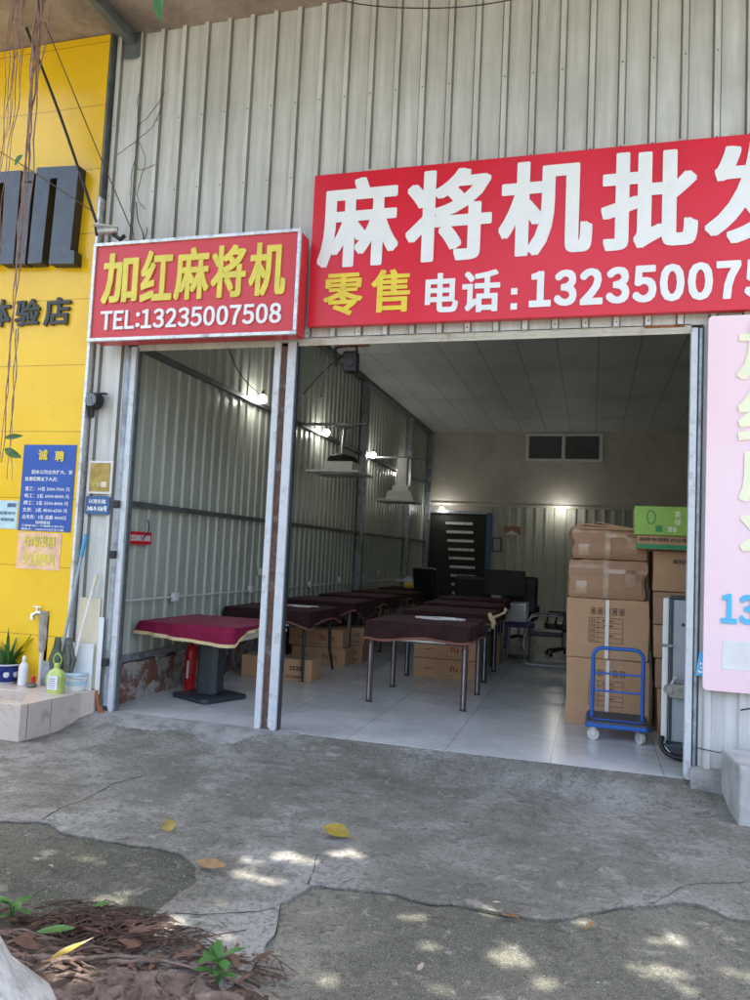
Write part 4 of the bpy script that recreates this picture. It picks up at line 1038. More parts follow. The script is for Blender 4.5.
# walls of the trough as separate prisms butted together
b.prism([(-6.6,-.86),(-4.28,-.86),(-4.36,-.76),(-6.6,-.76)], -.11, .185, 'z')
b.prism([(-4.28,-.86),(-4.26,-.78),(-4.23,-.40),(-4.60,-.40),(-4.36,-.76)], -.11, .1845, 'z')
b.prism([(-6.6,-.40),(-4.23,-.40),(-4.22,-.2),(-4.16,-.10),(-4.16,-.02),(-6.6,-.02)], -.11, .184, 'z')
b.prism([(-6.6,-.76),(-4.36,-.76),(-4.60,-.40),(-6.6,-.40)], -.11, .03, 'z')
b.build('tiled_wall', 'sinktile', sk, bevel=.005)
gg = MB()
for x in (-5.6, -5.0): gg.box(x, x+.004, -.8635, -.862, -.09, .18)
gg.prism([(-4.268+.0015,-.80),(-4.262,-.80),(-4.262,-.795),(-4.268+.0015,-.795)], -.09, .18, 'z'); gg.box(-4.247, -4.241, -.55, -.545, -.09, .18)
gg.build('tile_joint', 'ink', sk)
gr = thing('potted_plant', 'green spiky plant in a blue and white glazed pot on the trough ledge', 'plant', (-5.045,-.16,.184))
pp = MB(); pp.lathe([(.075,0),(.085,.012),(.108,.05),(.122,.11),(.120,.155),(.132,.165),(.132,.180),(.118,.180),(.112,.15)], (0,0,0), 28, cap=False); pp.lathe([(.0,.002),(.075,.002)], n=28, cap=False)
pot = pp.build('pot', 'potblue', gr, smooth=True)
mt = MB()
for a in (-125, -88, -50, -10, 30):
    X = Matrix.Rotation(R(a+90), 4, 'Z')
    for k in range(10):
        t0 = 2*PI*k/10; r_ = .028
        mt.add([X @ Vector((math.cos(t0)*r_*.9, -.120+.0, .09+math.sin(t0)*r_)), X @ Vector((math.cos(t0+2*PI/10)*r_*.9, -.120, .09+math.sin(t0+2*PI/10)*r_)), X @ Vector((0,-.127,.09))], [(0,1,2)])
mt.build('glazed_flower', 'glaze', pot)
rb = MB(); rb.lathe([(.1335,.166),(.1345,.172),(.1335,.179)], n=28, cap=False); rb.lathe([(.077,.0),(.088,.014),(.09,.018)], n=28, cap=False); rb.build('rim_band', 'glaze', pot)
MB().lathe([(.0,.15),(.113,.15)], n=24, cap=False).build('soil', 'soil', gr)
lf = MB()
for k in range(56):
    a = rnd.uniform(0, 2*PI); L = rnd.uniform(.20, .38); tilt = rnd.uniform(.12, 1.3); wv = rnd.uniform(.010, .019)
    d = Vector((math.cos(a), math.sin(a), 0)); sd = Vector((-math.sin(a), math.cos(a), 0)); prev = None; o_ = len(lf.v)
    r0 = rnd.uniform(0, .06)
    for i in range(6):
        t_ = i/5; out = r0+L*t_*math.sin(tilt*(.6+.5*t_)); up = .15+L*t_*math.cos(tilt*(.6+.55*t_))
        w_ = wv*(1-t_**1.8)+.0008; c_ = d*out+Vector((0,0,up))
        lf.v += [tuple(c_-sd*w_+Vector((0,0,w_*.4))), tuple(c_), tuple(c_+sd*w_+Vector((0,0,w_*.4)))]
    for i in range(5):
        for j in range(2): lf.f.append((o_+3*i+j, o_+3*i+j+1, o_+3*i+j+4, o_+3*i+j+3))
lf.build('foliage', 'leaf', gr, smooth=True)
# stand pipe with tap
tp = thing('standpipe', 'weathered wrapped standpipe with a metal tap rising from the trough', 'tap', (-4.74,-.09,.184))
MB().tube([(.0,0,0),(.0,0,.34)], .02, 10).build('pipe', 'whitetape', tp)
MB().tube([(.0,0,.30),(.002,0,.42),(-.004,0,.52),(.0,0,.66)], [.036,.042,.040,.046], 10).build('pipe_wrap', 'pipe', tp, jitter=.003)
MB().box(.022, .05, .0, .03, 0, .62).build('backing_post', 'wood', tp)
MB().tube([(0,0,.635),(-.06,-.03,.64),(-.09,-.05,.62),(-.09,-.05,.58)], [.022,.02,.02,.024], 10).build('spout', 'chrome', tp, smooth=True)
MB().tube([(-.06,-.03,.65),(-.06,-.03,.69)], .01, 8).build('tap_stem', 'chrome', tp); MB().cylx((-.06,-.03,.69), .008, .08, 'x', 8).build('tap_handle', 'chrome', tp)
# white bottle
wb = thing('white_bottle', 'white plastic squeeze bottle between the flower pot and the standpipe', 'bottle', (-4.84,-.19,.184))
MB().lathe([(.036,0),(.042,.006),(.042,.15),(.036,.185),(.016,.205),(.014,.22)], n=20).build('body', 'white', wb, smooth=True)
MB().lathe([(.018,.221),(.018,.245),(.008,.262)], n=14).build('cap', 'white', wb)
st_ = thing('soap_dish', 'small dark scouring pad with red cap beside the white bottle', 'pad', (-4.72,-.22,.184))
b = MB(); b.lathe([(.03,0),(.045,.012),(.04,.03),(.02,.036)], n=14); b.build('pad', 'mopgrey', st_, jitter=.004); MB().lathe([(.018,.03),(.018,.085),(.010,.095)], (0,.02,0), n=12).build('red_cap', 'fabricred', st_)
# jug
jg = thing('detergent_jug', 'transparent yellow-green detergent jug with a pale label on the trough edge', 'jug', (-4.385,-.33,.184))
b = MB(); prof = [(0,.96),(.012,1.0),(.13,1.0),(.165,.92),(.19,.70),(.205,.34),(.22,.27)]
vs = []; ng = 24
for z, s_ in prof:
    for k in range(ng):
        t_ = 2*PI*k/ng; c_, s2 = math.cos(t_), math.sin(t_); e = .6
        vs.append((.075*s_*math.copysign(abs(c_)**e, c_), .05*s_*math.copysign(abs(s2)**e, s2), z))
b.add(vs, [(i*ng+k, i*ng+(k+1) % ng, (i+1)*ng+(k+1) % ng, (i+1)*ng+k) for i in range(len(prof)-1) for k in range(ng)]+[tuple(range(ng-1,-1,-1)), tuple((len(prof)-1)*ng+k for k in range(ng))])
b.build('body', 'lime', jg, smooth=True)
MB().lathe([(.024,.22),(.024,.245),(.014,.252)], n=16).build('cap', 'lime', jg)
MB().box(-.042, .055, -.0535, -.0505, .035, .150).build('label_sheet', 'paper', jg)
t = MB()
for i in range(5): t.box(-.034, .03+.004*(i % 3), -.0550, -.0538, .05+.018*i, .054+.018*i)
t.build('label_print', 'plateblue', jg)
MB().tube(smoothpath([(-.03,0,.245),(-.04,0,.29),(.0,0,.335),(.04,0,.29),(.03,0,.245)]), .005, 6).build('handle_loop', 'lime', jg)
MB().tube(smoothpath([(-.078,0,.15),(-.10,0,.12),(-.092,0,.07),(-.075,0,.055)]), .008, 6).build('side_grip', 'lime', jg)
tb = thing('paint_tub', 'white plastic tub with a blue printed band beside the detergent jug', 'tub', (-4.33,-.13,.184))
MB().lathe([(.078,0),(.084,.01),(.092,.125)], n=28).build('body', 'white', tb, smooth=True)
MB().lathe([(.095,.125),(.099,.13),(.099,.143),(.092,.15),(.0,.151)], n=28, cap=False).build('lid', 'aqua', tb)
MB().lathe([(.0845,.025),(.0905,.085)], n=28, cap=False).build('printed_band', 'aqua', tb)
MB().tube([(.1*math.cos(a), .1*math.sin(a), .12-.02*math.cos(a*1)) for a in [2*PI*k/20 for k in range(12, 20)]], .003, 5).build('wire_handle', 'steel', tb)
# boards and mops leaning in the corner
ib = thing('ivory_board', 'tall ivory board leaning against the metal strip behind the mop', 'board', (-4.30,-.05,.184))
b = MB(); b.box(-.12, .10, -.012, .0, 0, .80, Matrix.Rotation(R(-1), 4, 'X')); b.build('board', 'ivory', ib)
wb2 = thing('white_board', 'shorter white board standing in front of the ivory one', 'board', (-4.27,-.075,.184))
b = MB(); b.box(-.19, .06, -.012, .0, 0, .40); b.build('board', 'whiteboard', wb2)
ws = thing('white_strip', 'narrow white strip board beside the left doorpost', 'board', (-4.165,-.055,.10))
b = MB(); b.box(-.025, .025, -.01, .0, 0, .72); b.build('board', 'whiteboard', ws)
gy = thing('metal_sheet', 'small grey metal sheet standing behind the standpipe', 'sheet', (-4.62,-.12,.184))
b = MB(); b.box(-.08, .07, -.01, 0, 0, .22); b.build('sheet', 'steel', gy)
def mop(name, label, foot, top, m1, grip, head):
    o = thing(name, label, 'mop', foot)
    d = Vector(top)-Vector(foot)
    MB().tube([(0,0,.0), d*.85], .013, 8).build('handle', m1, o, smooth=True)
    MB().tube([d*.85, d], .018, 8).build('grip', grip, o, smooth=True)
    b = MB()
    for k in range(26):
        a = rnd.uniform(0, 2*PI); r_ = rnd.uniform(.02, .075); L = rnd.uniform(.28, .40)
        b.tube([(rnd.uniform(-.02,.02), rnd.uniform(-.015,.015), .44), (r_*math.cos(a)*1.1, r_*math.sin(a)*.5, .26), (r_*math.cos(a+.3)*.8, r_*math.sin(a)*.45, .44-L)], [.012,.017,.008], 5)
    b.build('mop_head', head, o, jitter=.003)
    return o
mop('mop', 'grey pole mop with sky blue grip and dull green head in the corner', (-4.50,-.20,.19), (-4.345,-.12,1.55), 'polegrey', 'poleblue', 'mopgreen')
mop('mop', 'upturned mop on a white pole with grey yarn leaning on the ivory board', (-4.40,-.17,.19), (-4.235,-.075,1.20), 'whitetape', 'ivory', 'mopgrey')
# concrete block
cbk = tag(MB().prism([(.93,-.60),(1.75,-.55),(1.75,-.06),(.90,-.10)], -.112, .265, 'z').build('concrete_block', 'block', None, bevel=.015, jitter=.004), 'whitish concrete block on the pavement beneath the pink sign', 'block')
# ------------------------------------------------------------------ wires
def wire(label, pts, r, m, name='wire', cat='wire', n=5):
    tag(MB().tube(smoothpath(pts, 6), r, n).build(name, m, None, smooth=True), label, cat)
wire('thick dark rod slanting from the slab down to the security camera', [(-5.25,-.32,6.28),(-4.80,-.31,5.37),(-4.34,-.30,4.34)], .014, 'wire', 'cable', 'cable')
wire('thin brown wire slanting over the yellow panel to the box sign', [(-5.02,-.35,6.28),(-4.45,-.34,5.17),(-3.95,-.30,4.20)], .0055, 'brwire')
wire('thin wire sagging across the block letters towards the camera', [(-5.9,-.40,5.35),(-5.0,-.38,4.83),(-4.36,-.30,4.42)], .005, 'brwire')
wire('thin black wire crossing high over the ribbed wall', [(-2.35,-.30,6.28),(-2.1,-.30,6.06),(-1.5,-.30,5.90),(-.8,-.30,5.84),(.3,-.3,5.95),(1.6,-.30,6.25)], .005, 'wire')
wire('short black wire dangling above the box sign', [(-4.13,-.03,4.63),(-4.09,-.04,4.45),(-4.02,-.04,4.28),(-4.10,-.05,4.14)], .005, 'wire')
wire('black wire drooping across the foot of the right-hand cladding', [(.74,-.05,.235),(.95,-.06,.215),(1.2,-.05,.225),(1.6,-.05,.24)], .004, 'wire')
wire('thin wire stub beside the pink sign foot', [(1.02,-.09,.53),(1.12,-.08,.55),(1.3,-.07,.55)], .006, 'wire')
wire('black cable hanging from the high purlin behind the left doorway', [(-4.1,1.3,4.3),(-4.05,2.0,3.6),(-4.06,2.7,3.42)], .006, 'wire', 'cable', 'cable')
wire('frayed pale string hanging below the doorway header', [(-2.27,.15,3.26),(-2.26,.15,3.05),(-2.28,.15,2.82)], .012, 'brwire', 'string', 'string')
wire('black cable slanting to the hanging floodlight', [(-2.45,.15,2.85),(-2.3,.2,3.05),(-2.1,.25,3.25)], .006, 'wire', 'cable', 'cable')
wire('black cable hung between conduit and socket on the side wall', [(-4.15,.55,1.72),(-4.12,.52,1.62),(-4.15,.48,1.54)], .006, 'wire', 'cable', 'cable')

vn = thing('dry_vine', 'dry thin vine stems clinging to the upper left ribs of the metal wall', 'vine', (0,-.04,0))
for P_ in ([(-4.15,0,5.95),(-4.18,0,5.6),(-4.16,0,5.2),(-4.19,0,4.8),(-4.15,0,4.4),(-4.10,0,4.2)], [(-4.17,0,5.35),(-4.02,0,5.48),(-3.9,0,5.66)], [(-4.36,0,5.1),(-4.2,0,5.2),(-4.02,0,5.32),(-3.93,0,5.5)], [(-4.14,0,5.2),(-4.06,0,5.0),(-4.12,0,4.7),(-4.03,0,4.55)], [(-4.17,0,5.0),(-4.1,0,4.93),(-3.96,0,4.97)], [(-4.05,0,4.35),(-3.98,0,4.22)], [(-3.99,0,4.38),(-4.02,0,4.2)]):
    MB().tube([(p.x+rnd.uniform(-.008,.008), p.y, p.z) for p in smoothpath(P_, 5)], .003, 5).build('stem', 'brwire', vn)

# ------------------------------------------------------------------ the banyan: trunk, roots, aerial roots, crown
tree = thing('banyan_tree', 'banyan tree with a limewashed trunk foot, spreading roots and hanging aerial roots', 'tree', (0,0,0))
tk = MB(); n = 22
prof = [(-.2,.66),(0,.58),(.12,.47),(.3,.39),(.8,.30),(2,.27),(4,.26),(5.6,.30),(6.6,.2)]
def ring(z, r):
    return [((r*(1+.10*math.sin(3*t_+z*.4)+.06*math.sin(7*t_+z)))*math.cos(t_)-2.12-(.09*z), (r*(1+.10*math.sin(3*t_+z*.4)))*math.sin(t_)-4.15-.02*z, z) for t_ in [2*PI*k/n for k in range(n)]]
lo = [p for p in prof if p[0] <= .8]; hi = [p for p in prof if p[0] >= .8]
for pr, m in ((lo, 'limewash'), (hi, 'root')):
    b = MB(); vs = [q for z, r in pr for q in ring(z, r)]
    b.add(vs, [(i*n+k, i*n+(k+1) % n, (i+1)*n+(k+1) % n, (i+1)*n+k) for i in range(len(pr)-1) for k in range(n)])
    b.build('trunk' if m == 'root' else 'trunk_foot', m, tree, smooth=True)
def limb(pts, rs, name='limb', m='root'):
    MB().tube(smoothpath(pts, 5), [rs[0]+(rs[1]-rs[0])*i/((len(pts)-1)*5) for i in range((len(pts)-1)*5+1)], 10).build(name, m, tree, smooth=True)
limb([(-2.55,-4.25,5.4),(-2.9,-3.2,6.1),(-3.6,-2.2,6.7),(-4.3,-1.5,6.9)], (.16,.06))
limb([(-2.55,-4.25,5.5),(-1.6,-3.4,6.3),(-.2,-2.6,6.8),(1.2,-2.2,7.0)], (.15,.05))
limb([(-2.55,-4.25,5.6),(-2.2,-4.9,6.5),(-1.0,-5.8,7.0)], (.14,.05))
limb([(-2.55,-4.25,5.6),(-2.4,-3.0,6.6),(-2.0,-1.8,7.2)], (.12,.05))
# surface roots
def root(pts, r0, r1, name='surface_root', m='root', nn=9, lump=.25, knob=0):
    P = smoothpath(pts, 16 if knob else 7); L = len(P)
    rs = [(r0+(r1-r0)*i/(L-1))*(1+lump*noise.noise(Vector(P[i])*9)) for i in range(L)]
    b = MB().tube(P, rs, nn)
    if knob:
        out = []
        for v in b.v:
            q = Vector(v); d1 = noise.noise_vector(q*13)*knob; d2 = noise.noise_vector(q*34+Vector((5,1,2)))*knob*.5
            rg = abs(noise.noise(q*Vector((1,1,1))*22))*knob*1.1
            out.append(tuple(q+d1+d2-Vector((0,0,rg))))
        b.v = out
    b.build(name, m, tree, smooth=True)
root([(-1.85,-3.80,-.14),(-1.72,-3.54,-.13),(-1.55,-3.43,-.105),(-1.40,-3.39,-.105),(-1.24,-3.43,-.12),(-1.1,-3.50,-.15)], .05, .04, nn=30, knob=.035)
root([(-1.80,-3.82,-.13),(-1.62,-3.60,-.12),(-1.45,-3.51,-.11),(-1.28,-3.53,-.12),(-1.14,-3.60,-.15)], .075, .05, nn=30, knob=.04)
root([(-1.95,-3.72,-.14),(-1.80,-3.48,-.125),(-1.64,-3.37,-.115),(-1.50,-3.32,-.12),(-1.36,-3.30,-.13)], .040, .018, nn=22, knob=.025)
root([(-2.3,-3.45,-.11),(-2.02,-3.37,-.10),(-1.86,-3.28,-.10),(-1.66,-3.24,-.105),(-1.50,-3.22,-.115)], .016, .006, nn=12, knob=.010)
root([(-2.4,-3.52,-.11),(-2.15,-3.46,-.10),(-1.95,-3.40,-.095),(-1.78,-3.36,-.09),(-1.62,-3.31,-.10)], .020, .008, nn=12, knob=.012)
root([(-2.3,-3.33,-.11),(-2.10,-3.24,-.105),(-1.92,-3.18,-.105),(-1.80,-3.19,-.112)], .014, .005, nn=10, knob=.007)
root([(-1.95,-3.44,-.09),(-1.7,-3.34,-.07),(-1.45,-3.28,-.085),(-1.25,-3.27,-.10),(-1.12,-3.34,-.115)], .009, .005, nn=8, knob=.007)
root([(-1.7,-3.38,-.07),(-1.5,-3.33,-.06),(-1.32,-3.30,-.08),(-1.18,-3.28,-.105),(-1.08,-3.33,-.115)], .008, .004, nn=8, knob=.007)
root([(-1.28,-3.48,-.07),(-1.16,-3.43,-.07),(-1.06,-3.46,-.11)], .020, .012, nn=12, knob=.010)
for i in range(34):
    a = rnd.uniform(-.3, .5); x = rnd.uniform(-2.3, -1.3); y = rnd.uniform(-3.52, -3.27)
    root([(x, y, -.105), (x+.08, y+.03+a*.06, -.09+rnd.uniform(-.01,.025)), (x+.18, y+.04+a*.1, -.095), (x+.26, y+.04+a*.14, -.112)], rnd.uniform(.004,.011), .002, nn=6, knob=.004)
hs = MB(); n_ = 46
ptsb = [(-2.7+.0, -3.10), (-2.2,-3.10), (-1.95,-3.06), (-1.7,-3.14), (-1.45,-3.20), (-1.2,-3.24), (-1.02,-3.36), (-.98,-3.6)]
P_ = rough_line(ptsb, .018, .03)
vs = []
for x, y in P_:
    for q_ in range(7):
        yy = y-(.02+.11*q_)*(1 if q_ else 0); vs.append((x, yy, -.1125+(.003+.022*abs(noise.noise(Vector((x*15, yy*15, 3))))+.004*min(q_, 2) if q_ else 0)))
hs.add(vs, [(i_*7+j_, (i_+1)*7+j_, (i_+1)*7+j_+1, i_*7+j_+1) for i_ in range(len(P_)-1) for j_ in range(6)])
tag(hs.build('soil', 'humus', None, smooth=True), None, kind='structure')
# aerial roots
def strands(x, y, z0, z1, cnt, spread, r, lean=0):
    b = MB()
    for k in range(cnt):
        ph = rnd.uniform(0, 6.28); sx = rnd.uniform(-spread, spread); P = []
        zb = z1 if k < 2 else z0-(z0-z1)*rnd.uniform(.35, .95)
        m_ = 26
        for i in range(m_+1):
            z = z0+(zb-z0)*i/m_; tt = (z0-z)/(z0-z1)
            P.append((x+lean*tt+sx*(1-.75*tt)+.012*math.sin(z*5+ph)+.010*math.sin(z*13+ph*2), y+.02*math.sin(z*4+ph), z))
        b.tube(P, [r*(1.25-.7*i/m_)*rnd.uniform(.7,1.2) for i in range(m_+1)], 5)
    b.build('aerial_root', 'aroot', tree, smooth=True)
strands(-4.00, -1.5, 6.6, 2.02, 9, .06, .0065, -.07)
strands(-4.17, -1.5, 6.6, 3.5, 5, .05, .004, -.06)
strands(-4.27, -1.5, 6.6, 4.0, 4, .05, .004, -.02)
strands(-4.05, -1.5, 3.0, 1.9, 2, .03, .004, .06)
# hanging leaves near the aerial root tips and one at the top of the frame
def leafmesh(mb, c, d, L, w, nrm=(0,-1,0), curl=.15):
    d = Vector(d).normalized(); nrm = Vector(nrm).normalized(); s_ = d.cross(nrm).normalized(); c = Vector(c); o_ = len(mb.v); n_ = 8
    nn = s_.cross(d)
    for i in range(n_+1):
        t_ = i/n_; ww = w*math.sin(PI*min(1, t_*.93+.03))**.8*(1-.25*t_)
        p = c+d*L*t_+nn*(-curl*L*t_*t_)
        mb.v += [tuple(p-s_*ww+nn*ww*.35), tuple(p), tuple(p+s_*ww+nn*ww*.35)]
    for i in range(n_):
        for j in range(2): mb.f.append((o_+3*i+j, o_+3*i+j+1, o_+3*i+j+4, o_+3*i+j+3))
for args in (((-4.06,-1.5,2.20), (.9,.1,.15), .13, .022), ((-4.05,-1.5,2.12), (1,0,-.45), .14, .035), ((-4.10,-1.5,1.98), (-.6,0,-.7), .12, .03), ((-2.04,-3.0,4.12), (.1,0,-1), .16, .032), ((-4.1,-1.5,4.3), (-.7,0,-.6), .10, .025)):
    b = MB(); leafmesh(b, *args); b.build('hanging_leaf', 'leaf', tree, smooth=True)
# crown, out of view: leaves left out along sun rays to shape the dapples
EL = R(81); sdx, sdy = -.03, math.cos(EL)/math.sin(EL)      # the sun stands behind the roof: shadows fall towards -y
dapples = [(-1.40,-2.45,.07,.05),(-1.25,-2.44,.09,.055),(-1.27,-2.15,.085,.05),(-1.02,-2.0,.11,.045),(-1.14,-2.20,.03,.02),(-1.42,-2.28,.04,.03),
           (-1.53,-3.10,.10,.04),(-1.42,-2.98,.06,.06),(-1.84,-2.87,.14,.05),(-.50,-2.52,.07,.05),(-.40,-2.75,.06,.05),(-.08,-2.72,.11,.07),(.18,-2.30,.08,.02),
           (.58,-2.33,.13,.035),(.50,-2.60,.12,.05),(.62,-2.72,.06,.03),(.28,-2.70,.05,.03),(.10,-2.84,.09,.045),(-.30,-3.04,.11,.045),(-.12,-3.0,.04,.025),(-.70,-3.12,.09,.045),(-.1,-2.62,.05,.03),(-.9,-2.75,.03,.02),(.30,-2.5,.04,.03),(-.2,-2.36,.05,.02),(-2.57,-2.83,.07,.02),(-2.2,-2.52,.10,.04),(.85,-2.5,.12,.05),(.3,-3.1,.13,.05),(.75,-2.9,.13,.06),(-.95,-2.13,.03,.02),(-1.35,-2.75,.05,.03),(-1.22,-3.0,.04,.02),(-2.35,-2.95,.05,.02),(-1.6,-3.45,.12,.08),(-1.95,-3.5,.10,.1),(-2.2,-3.9,.3,.2)]
cw = MB(); cnt = 0
def blob_ok(x, y, z):
    px = x + sdx*(z+.1)*-1; py = y - sdy*(z+.1)
    for dx, dy, rx, ry in dapples:
        if ((px-dx)/(rx+.025))**2+((py-dy)/(ry+.025))**2 < 1: return False
    return True
rc = random.Random(3)
def add_leaf(x, y, z, s_):
    a = rc.uniform(0, 2*PI); tl = rc.uniform(-.5, .5); t2 = rc.uniform(-.5, .5)
    d = Vector((math.cos(a), math.sin(a), tl)).normalized()*s_; e = Vector((-math.sin(a), math.cos(a), t2)).normalized()*s_*.45
    c_ = Vector((x, y, z))
    cw.add([c_-d, c_-e, c_+d, c_+e], [(0,1,2,3)])
for k in range(21000):
    # dense part over the pavement in view
    x = rc.uniform(-4.3, 2.6); y = rc.uniform(-3.6, .0)+.0; z = rc.gauss(7.2, .35)
    if y > -1.25 and z < 6.6: continue
    z = max(6.5, z)
    if blob_ok(x, y, z): add_leaf(x, y, z, rc.uniform(.07, .12))
for k in range(7000):
    a = rc.uniform(0, 2*PI); r_ = math.sqrt(rc.random()); x = -1.8+r_*5.2*math.cos(a); y = -3.6+r_*3.4*math.sin(a)
    z = 6.6+1.6*math.sqrt(max(0, 1-r_*r_))*rc.uniform(.2, 1)+.35*noise.noise(Vector((x, y, 0))*.8)
    if y > -1.3 or noise.noise(Vector((x*.9, y*.9, 5))) > .28: continue
    if blob_ok(x, y, z): add_leaf(x, y, z, rc.uniform(.09, .16))
cw.build('crown', 'crown', tree)

# ------------------------------------------------------------------ litter, fallen leaves, seedlings
tw = MB()
for k in range(330):
    x = rnd.gauss(-1.87, .17); y = rnd.gauss(-3.12, .08); a = rnd.gauss(.5, .7); L = rnd.uniform(.06, .24); z = -.108+rnd.random()*.045*max(0, 1-abs(y+3.17)/.25)
    if x < -2.6 or x > -1.35 or y > -2.85: continue
    c_ = Vector((x, y, z)); d = Vector((math.cos(a), math.sin(a), rnd.uniform(-.06, .12)))*L/2; m_ = Vector((rnd.uniform(-.02,.02), rnd.uniform(-.02,.02), .01))
    tw.tube([c_-d, c_+m_, c_+d], [.0035,.003,.002], 4)
for k in range(70):
    x = rnd.uniform(-1.75, -1.05); y = -3.16-.10*(x+1.75)+rnd.gauss(0, .03); a = rnd.gauss(-.2, .5); L = rnd.uniform(.05, .16)
    c_ = Vector((x, y, -.095+rnd.random()*.03)); d = Vector((math.cos(a), math.sin(a), rnd.uniform(-.1, .15)))*L/2
    tw.tube([c_-d, c_+d], [.003,.0018], 4)
for k in range(60):
    x = rnd.uniform(-3.0, .6); y = rnd.uniform(-3.2, -1.9); a = rnd.uniform(0, 6.28); L = rnd.uniform(.02, .09)
    c_ = Vector((x, y, -.084)); d = Vector((math.cos(a), math.sin(a), 0))*L/2; tw.tube([c_-d, c_+d], [.002,.0012], 4)
tag(tw.build('twig_litter', 'twig'), None, kind='stuff')
gt = MB()
for k in range(1500):
    x = rnd.uniform(-3.4, 1.4); y = rnd.uniform(-3.5, -.35); s_ = rnd.uniform(.0012, .0035)*(1.6 if rnd.random() < .08 else 1); z = -.099 if not (x > -1.2 and y < -2.4) else -.112
    c_ = Vector((x, y, z))
    gt.add([c_+Vector((s_,0,0)), c_+Vector((0,s_,0)), c_+Vector((-s_*1.2,0,0)), c_+Vector((0,-s_,0)), c_+Vector((0,0,s_))], [(0,1,4),(1,2,4),(2,3,4),(3,0,4)])
tag(gt.build('grit', 'grit'), None, kind='stuff')
bt = MB()
for k in range(420):
    x = rnd.uniform(-2.5, -1.05); y = rnd.uniform(-3.55, -3.08); a = rnd.uniform(0, 6.28); s_ = rnd.uniform(.006, .022); z = -.100+rnd.random()*.03
    d = Vector((math.cos(a), math.sin(a), rnd.uniform(-.4,.4)))*s_; e = Vector((-math.sin(a), math.cos(a), rnd.uniform(-.4,.4)))*s_*.5; c_ = Vector((x, y, z))
    bt.add([c_-d, c_-e, c_+d, c_+e], [(0,1,2,3)])
tag(bt.build('leaf_crumbs', 'leafred'), None, kind='stuff')
rl = MB()
for k in range(14):
    x = rnd.uniform(-2.25, -1.15); y = -3.26+rnd.gauss(0, .06)-.05*(x+1.7)
    a = rnd.uniform(0, 6.28); leafmesh(rl, (x, y, -.085+rnd.random()*.05), (math.cos(a), math.sin(a), rnd.uniform(-.1,.3)), rnd.uniform(.06, .12), rnd.uniform(.015,.03), (rnd.uniform(-.4,.4), rnd.uniform(-.4,.4), 1), rnd.uniform(-.3,.3))
tag(rl.build('leaf_litter', 'leafred', smooth=True), None, kind='stuff')
def fallen(label, x, y, ang, L, w, m, z=-.084, curl=-.12, nrm=(0,0,1), stem=.05):
    o = thing('fallen_leaf', label, 'leaf', (x, y, z), R(ang))
    b = MB(); leafmesh(b, (-L/2, 0, .006), (1,0,.05), L, w, nrm, curl)
    b.build('blade', m, o, smooth=True)
    if stem: MB().tube([(-L/2,0,.006),(-L/2-stem,0,.004)], .0018, 5).build('stalk', m, o)
    return o
fallen('broad yellow fallen leaf lying flat before the wide doorway', -1.34,-1.79, 170, .15, .062, 'leafyel', nrm=(.2,.3,1))
fallen('small yellow leaf standing on edge on the mossy seam at the left', -2.24,-2.06, 70, .09, .035, 'leafyel', nrm=(.2,-1,.5), z=-.08)
fallen('long dry tan leaf at the tip of the mossy patch', -1.76,-2.46, -15, .20, .032, 'leafbrown', nrm=(0,-.6,1), z=-.08)
fallen('pale dry leaf at the far left of the mossy patch', -2.62,-2.66, -30, .075, .013, 'leafpale', z=-.106, stem=0)
fallen('pale dry sliver next to another at the left of the mossy patch', -2.50,-2.70, -40, .07, .010, 'leafpale', z=-.106, stem=0)
fallen('dark brown curled leaf on the long crack at the centre right', -.31,-2.40, -25, .09, .018, 'leafbrown', stem=0, z=-.104)
fallen('tiny cream scrap beside the curled brown leaf', -.38,-2.33, -10, .04, .009, 'leafpale', stem=0, z=-.08)
fallen('short orange-brown leaf right of the curled one', .03,-2.36, 60, .075, .014, 'leafbrown', stem=0, z=-.104)
fallen('small white scrap near the bottom of the speckled pavement', -.60,-2.95, 80, .05, .012, 'leafpale', stem=0, z=-.106)
fallen('small bright green leaf lying by the twig heap', -1.99,-3.02, 20, .075, .026, 'leafbr', z=-.075, stem=0)
fallen('large green leaf lying on the roots at the lower left', -1.99,-3.32, 12, .15, .038, 'leaf', z=-.055, stem=.02)
fallen('yellow-green narrow leaf at the bottom edge beside the trunk foot', -1.80,-3.50, 62, .12, .022, 'leafyel', z=-.01, stem=.02)
fallen('pale folded dry leaf pointing up at the bottom left', -1.83,-3.42, 55, .15, .012, 'leafpale', z=-.04, stem=0)
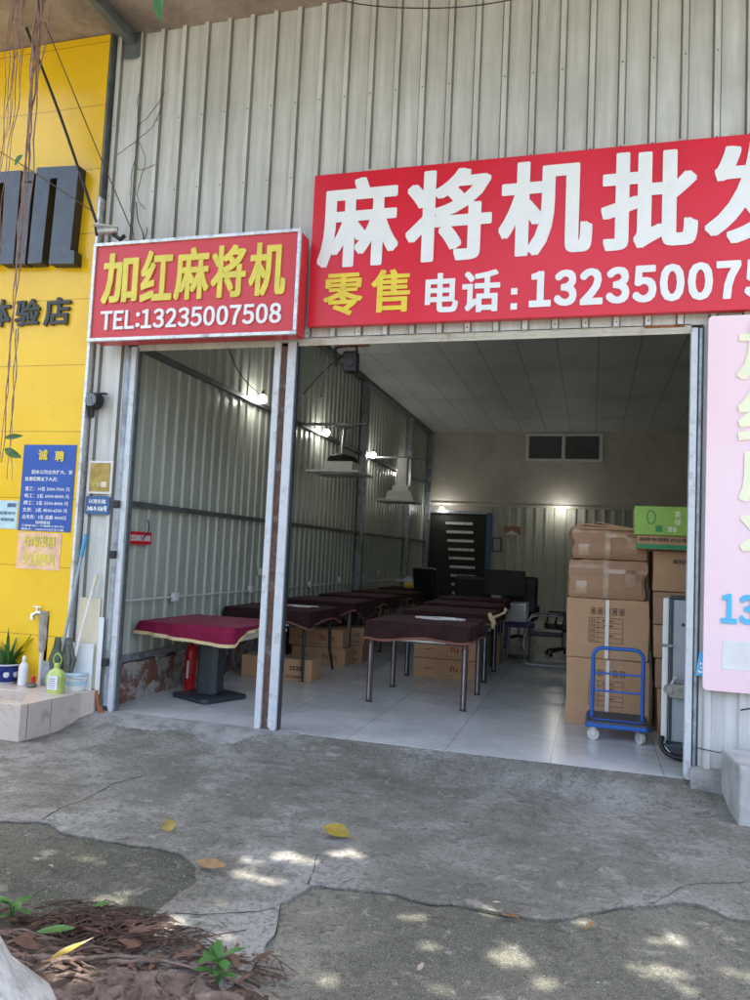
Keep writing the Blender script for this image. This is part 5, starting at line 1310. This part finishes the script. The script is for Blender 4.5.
def seedling(label, x, y, z, cnt, s_, seed):
    r_ = random.Random(seed); o = thing('seedling', label, 'seedling', (x, y, z))
    b = MB(); b2 = MB()
    for k in range(cnt):
        a = 2*PI*k/cnt+r_.uniform(-.3,.3); h_ = r_.uniform(.03, .10)
        b2.tube([(0,0,0),(.01*math.cos(a),.01*math.sin(a),h_)], .0025, 5)
        leafmesh(b, (.008*math.cos(a),.008*math.sin(a),h_), (math.cos(a), math.sin(a), r_.uniform(.1,.6)), s_*r_.uniform(.7,1.1), s_*r_.uniform(.22,.3), (-math.cos(a)*.5, -math.sin(a)*.5, 1), .2)
    b.build('leaf_blade', 'leafbr', o, smooth=True); b2.build('stem', 'leaf', o)
seedling('green seedling sprouting from the roots at the bottom centre', -1.25,-3.38,-.07, 10, .085, 4)
seedling('green seedling beside the trunk foot at the left edge', -2.28,-3.22,-.105, 8, .08, 9)

# ------------------------------------------------------------------ light, sky, camera
w = bpy.data.worlds.new('World'); S.world = w; w.use_nodes = True
nt = w.node_tree; sky = nt.nodes.new('ShaderNodeTexSky'); sky.sky_type = 'NISHITA'; sky.sun_disc = False
sky.sun_elevation = EL; sky.sun_rotation = R(0); sky.air_density = 1.2; sky.dust_density = 7.0; sky.ozone_density = .4
bg = nt.nodes['Background']; bg.inputs['Strength'].default_value = .15
nt.links.new(sky.outputs[0], bg.inputs['Color'])
sun = bpy.data.lights.new('sun', 'SUN'); sun.energy = 2.8; sun.angle = R(.53); sun.color = (1, .95, .86)
so = bpy.data.objects.new('sun', sun); COL.objects.link(so)
so.rotation_euler = (-R(90-81), 0, 0); so.location = (0, 3, 20)
cd_ = bpy.data.cameras.new('camera'); co = bpy.data.objects.new('camera', cd_); COL.objects.link(co)
cd_.sensor_fit = 'HORIZONTAL'; cd_.sensor_width = 36; cd_.lens = 765.72/750*36; cd_.clip_end = 500; cd_.clip_start = .05
rr = ((0.96134983, 0.27146482, 0.04597129), (0.02533288, 0.07904848, -0.99654884), (-0.27416191, 0.95919664, 0.06911625))
mw = Matrix(((rr[0][0], -rr[1][0], -rr[2][0], 0), (rr[0][1], -rr[1][1], -rr[2][1], -6.0), (rr[0][2], -rr[1][2], -rr[2][2], 1.5), (0, 0, 0, 1)))
co.matrix_world = mw
S.camera = co
S.view_settings.view_transform = 'Standard'; S.view_settings.look = 'None'; S.view_settings.gamma = 1
S.view_settings.exposure = 2.5
S.cycles.max_bounces = 10; S.cycles.diffuse_bounces = 6
